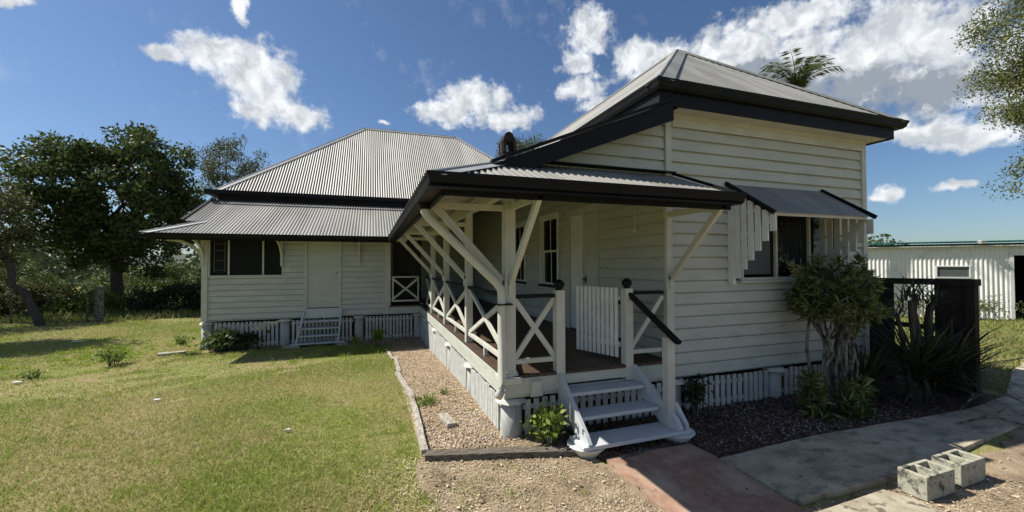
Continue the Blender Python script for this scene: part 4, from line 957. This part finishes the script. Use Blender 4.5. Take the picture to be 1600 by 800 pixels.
m_ = MB(); c = sp(4.05,-.28,2.80); m_.tube([(c[0],c[1],c[2]-.1),(c[0],c[1],c[2]+.02),(c[0],c[1],c[2]+.06)], [.10,.14,.06], 12); m_.build('vent_cap', CLAYP, sh_)
m_ = MB(); b_ = MB()
tag(b_.box((24.1,10.4,-.5),(24.5,10.8,.35)).box((24.05,10.35,.35),(24.55,10.85,.40)).build('bin', FENCEW, bevel=.02), 'dark squat bin standing in the grass against the white shed', 'bin')
for i, (x, y, h, r, lb) in enumerate(((23.6,11.2,.9,.7,'tall dry weed clump below the shed window'),(25.0,9.9,1.1,.6,'tall weedy bush right of the shed window'),(26.0,8.7,.9,.7,'tall weeds growing in the shed doorway'),(22.3,12.4,1.2,.7,'pale leafy bush against the left part of the shed'))):
    small_shrub(lb, x, y, h, r, (LEAF_OL,LEAF_BR,LEAF_OL,LEAF_LT)[i], 420, False, .11, .05, 'weeds along the shed', 'weed')

# ------------------------------------------------------------------ blocks, pavers, timbers
def block(x, y, rz, label):
    import bmesh
    bm = bmesh.new(); L_, W_, H_ = .39, .19, .19; wall = .03
    xs = [-L_/2, -L_/2+wall, -wall/2, wall/2, L_/2-wall, L_/2]; ys_ = [-W_/2, -W_/2+wall, W_/2-wall, W_/2]
    vt = {}
    def v(i, j, k):
        if (i,j,k) not in vt: vt[(i,j,k)] = bm.verts.new((xs[i], ys_[j], k*H_))
        return vt[(i,j,k)]
    hole = {(1,1),(3,1)}
    for i in range(5):
        for j in range(3):
            if (i,j) in hole: 
                bm.faces.new([v(i,j,0),v(i+1,j,0),v(i+1,j,1),v(i,j,1)][::-1]); bm.faces.new([v(i,j+1,0),v(i+1,j+1,0),v(i+1,j+1,1),v(i,j+1,1)]); bm.faces.new([v(i,j,0),v(i,j+1,0),v(i,j+1,1),v(i,j,1)]); bm.faces.new([v(i+1,j,0),v(i+1,j+1,0),v(i+1,j+1,1),v(i+1,j,1)][::-1]); continue
            bm.faces.new([v(i,j,1),v(i+1,j,1),v(i+1,j+1,1),v(i,j+1,1)]); bm.faces.new([v(i,j,0),v(i,j+1,0),v(i+1,j+1,0),v(i+1,j,0)])
    for i in range(5):
        bm.faces.new([v(i,0,0),v(i+1,0,0),v(i+1,0,1),v(i,0,1)]); bm.faces.new([v(i,3,0),v(i,3,1),v(i+1,3,1),v(i+1,3,0)])
    for j in range(3):
        bm.faces.new([v(0,j,0),v(0,j,1),v(0,j+1,1),v(0,j+1,0)]); bm.faces.new([v(5,j,0),v(5,j+1,0),v(5,j+1,1),v(5,j,1)])
    bmesh.ops.recalc_face_normals(bm, faces=list(bm.faces))
    me = bpy.data.meshes.new('concrete_block'); bm.to_mesh(me); bm.free(); me.materials.append(CONC)
    o = bpy.data.objects.new('concrete_block', me); COL.objects.link(o); o.location = (x,y,.02); o.rotation_euler = (0,0,rz)
    bv = o.modifiers.new('bevel','BEVEL'); bv.width = .006; bv.segments = 2
    return tag(o, label, 'concrete block', 'hollow concrete blocks')
block(4.31, 2.075, .02, 'hollow concrete block with black mossy stains, nearer the paver')
block(4.82, 2.10, .03, 'cleaner hollow concrete block at the right of the mossy one')
m_ = MB(); m_.prism([(3.10,2.12,.005),(3.08,1.70,.005),(3.94,1.72,.005),(3.97,1.97,.005),(3.90,2.15,.005)], (0,0,.07))
tag(m_.build('paver', SLABM, bevel=.008), 'pale stained concrete paver lying beside the path in front of the blocks', 'paver')
def plank(p, q, w, h, label, m=WOOD, name='edging_board', group='timber edging of the side bed', z=0.):
    n = 6; mb = MB(); o = 0; P_ = np.array(p,float); Q = np.array(q,float); d = (Q-P_)/np.linalg.norm(Q-P_); s = np.array([-d[1],d[0]])
    for i in range(n+1):
        c = P_+(Q-P_)*i/n; j = RNG.normal(size=4)*.003; g = G(*c)+z
        for (a, b_) in ((-w/2+j[0],-.03),(w/2+j[1],-.03),(w/2+j[1],h+j[2]),(-w/2+j[0],h+j[3])): pt_ = c+s*a; mb.v.append((pt_[0],pt_[1],g+b_))
    for i in range(n):
        for k in range(4): mb.f.append((i*4+k,i*4+(k+1)%4,i*4+4+(k+1)%4,i*4+4+k))
    mb.f += [(0,1,2,3)[::-1], (n*4,n*4+1,n*4+2,n*4+3)]
    mb.f = [f[::-1] for f in mb.f]
    return tag(mb.build(name, m, bevel=.004), label, 'timber', group)
plank((.50,4.10),(.54,5.95),.065,.07,'long pale edging board along the lawn, nearest its corner')
plank((.55,5.98),(.44,7.6),.075,.05,'edging board second along the lawn from the corner')
plank((.48,7.7),(.50,9.3),.07,.045,'edging board third along the lawn from the corner')
plank((.44,9.1),(.36,10.6),.07,.04,'farthest edging board running into the shade by the house')
plank((.50,4.02),(2.0,3.60),.12,.075,'thick cracked grey sleeper at the front of the side bed', WOODX, 'sleeper')
plank((.83,5.02),(.88,4.66),.11,.07,'short sawn timber offcut lying loose on the litter', WOOD, 'timber_offcut', None)
plank((2.25,3.37),(3.0,3.50),.05,.03,'thin dark stick of timber on the path under the bottom step', WOODX, 'timber_strip', None)
plank((-4.75,11.80),(-4.25,11.92),.2,.06,'flat grey timber lying on the grass beside the corner stump', WOOD, 'timber_offcut', None)
for (x,y,r,lb) in ((-5.9,9.7,.09,'white scrap lying in the grass at the far left'),(-2.9,7.2,.045,'small white scrap in the middle of the lawn'),(-.9,5.2,.045,'curled white scrap on the lawn near the side bed'),(-7.8,14.8,.12,'pale flat scrap on the far lawn')):
    m_ = MB(); pts = [(x+math.cos(a)*r*RNG.uniform(.6,1.3), y+math.sin(a)*r*.5*RNG.uniform(.6,1.3), G(x,y)+.02+RNG.uniform(0,.015)) for a in np.arange(0,6.28,.8)]; m_.prism(pts, (0,0,.012)); tag(m_.build('scrap', CLAYP), lb, 'scrap', 'pale scraps on the lawn')
for k, (pa, lb) in enumerate(((((-.05,11.3,-.2),(.1,11.1,.1),(.3,10.95,.16),(.55,10.9,.02)),'bent grey branch lying at the end of the side bed'),(((6.3,2.75,.06),(6.6,2.6,.16),(7.0,2.45,.05),(7.35,2.5,.22)),'dry twiggy branch lying at the right end of the path'),(((7.05,3.05,.02),(7.1,2.98,.16),(7.13,2.95,.25)),'short pale stick standing in the mulch below the strap plants'))):
    m_ = MB(); m_.tube(pa, .014, 6); m_.tube([pa[1], tuple(np.array(pa[1])+[.12,-.1,.12])], .008, 5); tag(m_.build('branch', BARKP), lb, 'branch', 'dry branches on the ground')

# ------------------------------------------------------------------ grass, litter, gravel
def inpoly(x, y, poly):
    c = np.zeros(len(x), bool); n = len(poly)
    for i in range(n):
        x0,y0 = poly[i]; x1,y1 = poly[(i+1)%n]; t = ((y0 > y) != (y1 > y)); xi = (x1-x0)*(y-y0)/((y1-y0) if y1 != y0 else 1e-9)+x0; c ^= t & (x < xi)
    return c
HOUSEP = [(1.36,4.2),(7.2,4.2),(7.2,22),(-4,22),(-4,12.2),(1.36,12.2)]
BED = [(.47,4.05),(.42,11.0),(-.2,11.6),(-3.9,11.75),(-4,12.4),(1.5,12.4),(1.5,4.05)]
def vnoise(x, y, s, seed):
    r = np.random.default_rng(seed); ph = r.uniform(0,6.28,12); k = r.normal(size=(12,2))*s; return sum(np.sin(x*k[i,0]+y*k[i,1]+ph[i]) for i in range(12))/3.46
def polar(n, d0, d1, a0, a1, p=1.0):
    u = RNG.uniform(0,1,n); e = 2-p; d = (d0**e+u*(d1**e-d0**e))**(1/e) if abs(e) > 1e-6 else d0*(d1/d0)**u
    a = np.radians(RNG.uniform(a0,a1,n)); return d*np.sin(a), d*np.cos(a), d
def blades(name, n, d0, d1, a0, a1, p, hgt, wid, m, mask, hvar=.5):
    x, y, d = polar(n, d0, d1, a0, a1, p); k = mask(x, y, d); x, y, d = x[k], y[k], d[k]; n = len(x)
    h = hgt*RNG.uniform(1-hvar,1+hvar,n)*(.95+.35*vnoise(x,y,1.5,5)).clip(.7,1.6); w = wid*RNG.uniform(.7,1.3,n)*np.maximum(1, d/6); a = RNG.uniform(0,6.28,n); b_ = RNG.uniform(0,6.28,n); le = RNG.uniform(.2,1.3,n)*h
    z = gz(x,y)-.003; s = np.stack([np.cos(a),np.sin(a),0*a],1)*w[:,None]/2; P_ = np.stack([x,y,z],1); l = np.stack([np.cos(b_)*le,np.sin(b_)*le,h],1)
    V = np.stack([P_-s,P_+s,P_+l*.55+s*.7,P_+l],1); V[:,2] = V[:,2]
    F = np.arange(4*n).reshape(n,4); return kind(fast_mesh(name, V.reshape(-1,3), F, m), 'stuff')
def lawn_mask(x, y, d):
    k = ~inpoly(x,y,HOUSEP) & ~inpoly(x,y,BED); edge = .45+.35*vnoise(x,y,1.3,9)*.5
    sb = S((x-edge+.35)/.8); bare = (y < 4.08) & (x < 12); k &= ~(bare & (RNG.uniform(0,1,len(x)) < sb*(.92-.45*(vnoise(x,y,2.4,21) > .55))))
    th = vnoise(x,y,.9,3)+.6*vnoise(x,y,3.1,4); k &= ~((th > 1.0) & (RNG.uniform(0,1,len(x)) > .25)); return k & (x < 2.05)
GRASSM = mat('grass_blades', (.27,.36,.045), (.54,.45,.23), rough=.6, scale=.5, lo=.38, hi=.58, island=[(.08,.13,.02),(.24,.31,.05),(.42,.38,.17),(.16,.24,.035),(.66,.62,.36)], trans=.35, spec=.2)
blades('grass', 900000, 2.6, 34, -62, 32, 1.35, .030, .0075, GRASSM, lawn_mask)
def tufts(name, n, d0, d1, a0, a1, p, per, rad, hgt, wid, m, mask):
    x, y, d = polar(n, d0, d1, a0, a1, p); k = mask(x, y, d); x, y = x[k], y[k]; sz = RNG.uniform(.5,1.3,len(x))
    x = np.repeat(x, per)+RNG.normal(size=len(x)*per)*rad*np.repeat(sz,per); y = np.repeat(y, per)+RNG.normal(size=len(y)*per)*rad*np.repeat(sz,per); n = len(x); d = np.hypot(x,y)
    h = hgt*RNG.uniform(.5,1.3,n)*np.repeat(sz,per); w = wid*np.maximum(1,d/6); a = RNG.uniform(0,6.28,n); b_ = RNG.uniform(0,6.28,n); le = RNG.uniform(.1,1.1,n)*h
    s_ = np.stack([np.cos(a),np.sin(a),0*a],1)*w[:,None]/2; P_ = np.stack([x,y,gz(x,y)],1); l = np.stack([np.cos(b_)*le,np.sin(b_)*le,h],1)
    V = np.stack([P_-s_,P_+s_,P_+l*.6+s_*.6,P_+l],1); return kind(fast_mesh(name, V.reshape(-1,3), np.arange(4*n).reshape(n,4), m), 'stuff')
TUFTM = mat('tuft_blades', (.22,.38,.03), (.34,.40,.07), rough=.55, scale=1.5, island=[(.12,.22,.02),(.28,.38,.05),(.45,.46,.14),(.20,.32,.03)], trans=.35, spec=.2)
tufts('grass_tufts', 2600, 2.7, 16, -62, 32, 1.35, 26, .035, .045, .006, TUFTM, lambda x,y,d: lawn_mask(x,y,d) & (vnoise(x,y,.7,31)+.5*vnoise(x,y,2,32) > -.1))
tufts('grass_tufts', 700, 8.5, 17, -50, 12, 1.0, 26, .07, .085, .007, TUFTM, lambda x,y,d: lawn_mask(x,y,d) & (y > 9.2+vnoise(x,y,.6,3)) & (y < 13.5))
def right_mask(x, y, d): return ~inpoly(x,y,HOUSEP) & (y > 2.6) & (x > 7.4) & ~((x < 8.6) & (y < 4.4)) & ~inpoly(x,y,[(6,2.2),(8.15,2.6),(10.6,3.33),(16,4.58),(16,5.2),(10.2,3.78),(8.3,3.15),(6,3.1)]) & (y < 12+.0*x)
GRASSR = mat('long_grass_blades', (.17,.22,.05), (.34,.30,.13), rough=.6, scale=.6, lo=.42, hi=.62, island=[(.10,.15,.03),(.20,.25,.06),(.34,.31,.14)], trans=.3, spec=.2)
blades('grass', 60000, 8, 34, 58, 78, 1.2, .11, .009, GRASSR, right_mask)
blades('grass', 30000, 16, 34, -72, -15, 1.2, .22, .012, GRASSR, lambda x,y,d: ~inpoly(x,y,HOUSEP) & (y > 21.5+vnoise(x,y,.5,6)) & (x < -4.3))
def flakes(name, x, y, z, size, asp, m, tilt=.35):
    n = len(x); a = RNG.uniform(0,6.28,n); d = np.stack([np.cos(a),np.sin(a),RNG.normal(size=n)*tilt],1); s = np.stack([-np.sin(a),np.cos(a),RNG.normal(size=n)*tilt],1)
    L_ = size*RNG.uniform(.5,1.5,(n,1)); W_ = L_*asp*RNG.uniform(.6,1.3,(n,1)); c = np.stack([x,y,z],1); up_ = np.array([0,0,1.])*L_*RNG.uniform(0,.25,(n,1))
    V = np.stack([c-d*L_/2, c+s*W_/2+up_, c+d*L_/2, c-s*W_/2+up_*.3],1).reshape(-1,3); return kind(fast_mesh(name, V, np.arange(4*n).reshape(n,4), m), 'stuff')
LITTER = mat('dead_leaf_litter', (.60,.48,.35), (.30,.22,.145), scale=3, lo=.38, hi=.66, rough=.85, island=[(.26,.18,.11),(.46,.36,.24),(.56,.46,.34),(.36,.26,.17),(.64,.57,.46),(.20,.135,.09)], spec=.15)
STRAW = mat('dry_straw_litter', (.60,.50,.35), (.25,.19,.115), scale=2.5, lo=.4, hi=.62, rough=.85, island=[(.30,.24,.15),(.46,.39,.26),(.56,.49,.35),(.36,.31,.18),(.25,.18,.11)], spec=.15)
DARKLIT = mat('dark_bark_mulch', (.1,.07,.05), rough=.9, island=[(.055,.033,.025),(.12,.075,.055),(.20,.14,.105),(.08,.045,.033),(.30,.27,.24)], spec=.15)
x, y, d = polar(120000, 2.6, 12.5, -8, 32, 1.5); k = inpoly(x,y,BED) & (x > -.3); x, y = x[k], y[k]; flakes('leaf_litter', x, y, gz(x,y)+.020+RNG.uniform(0,.012,len(x)), .022, .55, LITTER)
x, y, d = polar(60000, 2.3, 5.6, -6, 78, 1.2); ed = .45+.2*vnoise(x,y,1.3,9)
k = ((y < 4.1) & (x > ed-.5+RNG.uniform(0,.8,len(x))) & (x < 2.05+.05*vnoise(x,y,6,2)) & (vnoise(x,y,2.2,8) > -.5+RNG.normal(size=len(x))*.6)) | ((x > 3.12) & (y < 2.24+(x-4.4).clip(0,3)*.05) & ~((x > 3.06) & (x < 3.99) & (y > 1.7) & (y < 2.16)) ); x, y = x[k], y[k]
flakes('straw_litter', x, y, gz(x,y)+.015+RNG.uniform(0,.007,len(x)), .026, .22, STRAW, .2)
MB_ = [(1.5,4.5),(1.95,3.9),(2.1,3.45),(3.14,3.40),(3.2,3.1),(5.3,3.13),(6.6,3.03),(8.3,3.2),(8.5,3.7),(8.3,4.2),(1.5,4.25)]
x, y, d = polar(80000, 3.6, 10, 15, 72, 1.4); k = inpoly(x,y,MB_); x, y = x[k], y[k]; flakes('bark_mulch', x, y, gz(x,y)+.024+RNG.uniform(0,.02,len(x)), .028, .5, DARKLIT, .5)
x, y, d = polar(2600, 2.4, 9, -6, 78, 1.2); k = ((y < 4.1) & (x > .4) & (x < 2.05)) | ((x > 3.12) & (y < 2.24)) | inpoly(x,y,BED); x, y = x[k], y[k]; flakes('leaf_litter', x, y, gz(x,y)+.026, .034, .5, LITTER, .25)
tufts('grass_tufts', 420, 2.6, 8, -2, 30, 1.2, 16, .03, .045, .005, TUFTM, lambda x,y,d: (((y < 4.0) & (x > .4) & (x < 2.0)) | (inpoly(x,y,BED) & (x > .55))) & (vnoise(x,y,1.6,41) > .45))
x, y, d = polar(60000, 2.6, 12, -60, 30, 1.4); k = (vnoise(x,y,.9,3)+.6*vnoise(x,y,3.1,4) > 1.05) & ~inpoly(x,y,BED) & ~inpoly(x,y,HOUSEP) & (x < .8); x, y = x[k], y[k]; flakes('straw_litter', x, y, gz(x,y)+.010, .028, .3, STRAW, .2)
tufts('grass_tufts', 260, 3, 11, 40, 75, 1.2, 16, .03, .04, .005, TUFTM, lambda x,y,d: (x > 3.2) & (x < 9) & ((np.abs(y-(2.26+(x-4.5).clip(0,3)*.08)) < .05) | (np.abs(((x-3.15) % 1.47)) < .03) & (y > 2.3) & (y < 3.1) | (np.abs(y-3.1) < .05)) & (vnoise(x,y,1.2,51) > .1))
# scattered straw and leaves over paths and thin grass
x, y, d = polar(1500, 2.4, 9, 25, 72, 1.3); k = ((x > 3.2) & (y > 2.3) & (y < 3.05)) | ((x > 2.1) & (x < 3.05) & (y < 3.4)); k &= RNG.uniform(0,1,len(x)) > .6; x, y = x[k], y[k]; flakes('fallen_leaves', x, y, gz(x,y)+.052*((x>3.15))+.034*(x<=3.15), .022, .5, DARKLIT, .15)
# small stones
x, y, d = polar(5200, 3, 7, 10, 66, 1.2); k = (inpoly(x,y,MB_) | (inpoly(x,y,BED) & (y < 5.2) & (x > 1.0))) & (vnoise(x,y,1.6,12) > .1); x, y = x[k], y[k]; n = len(x)
oc = np.array([(1,0,0),(0,1,0),(-1,0,0),(0,-1,0),(0,0,1),(0,0,-1)],float); of = np.array([(0,1,4),(1,2,4),(2,3,4),(3,0,4),(1,0,5),(2,1,5),(3,2,5),(0,3,5)])
sz = RNG.uniform(.005,.013,(n,1,3)); V = (np.stack([x,y,gz(x,y)+.034],1)[:,None]+oc[None]*sz+RNG.normal(size=(n,6,3))*.0015).reshape(-1,3); F = (np.arange(n)[:,None,None]*6+of[None]).reshape(-1,3)
kind(fast_mesh('gravel', V, F, mat('pale_gravel', (.3,.28,.26), rough=.8, island=[(.20,.18,.17),(.42,.40,.38),(.55,.53,.50),(.26,.20,.17)])), 'stuff')
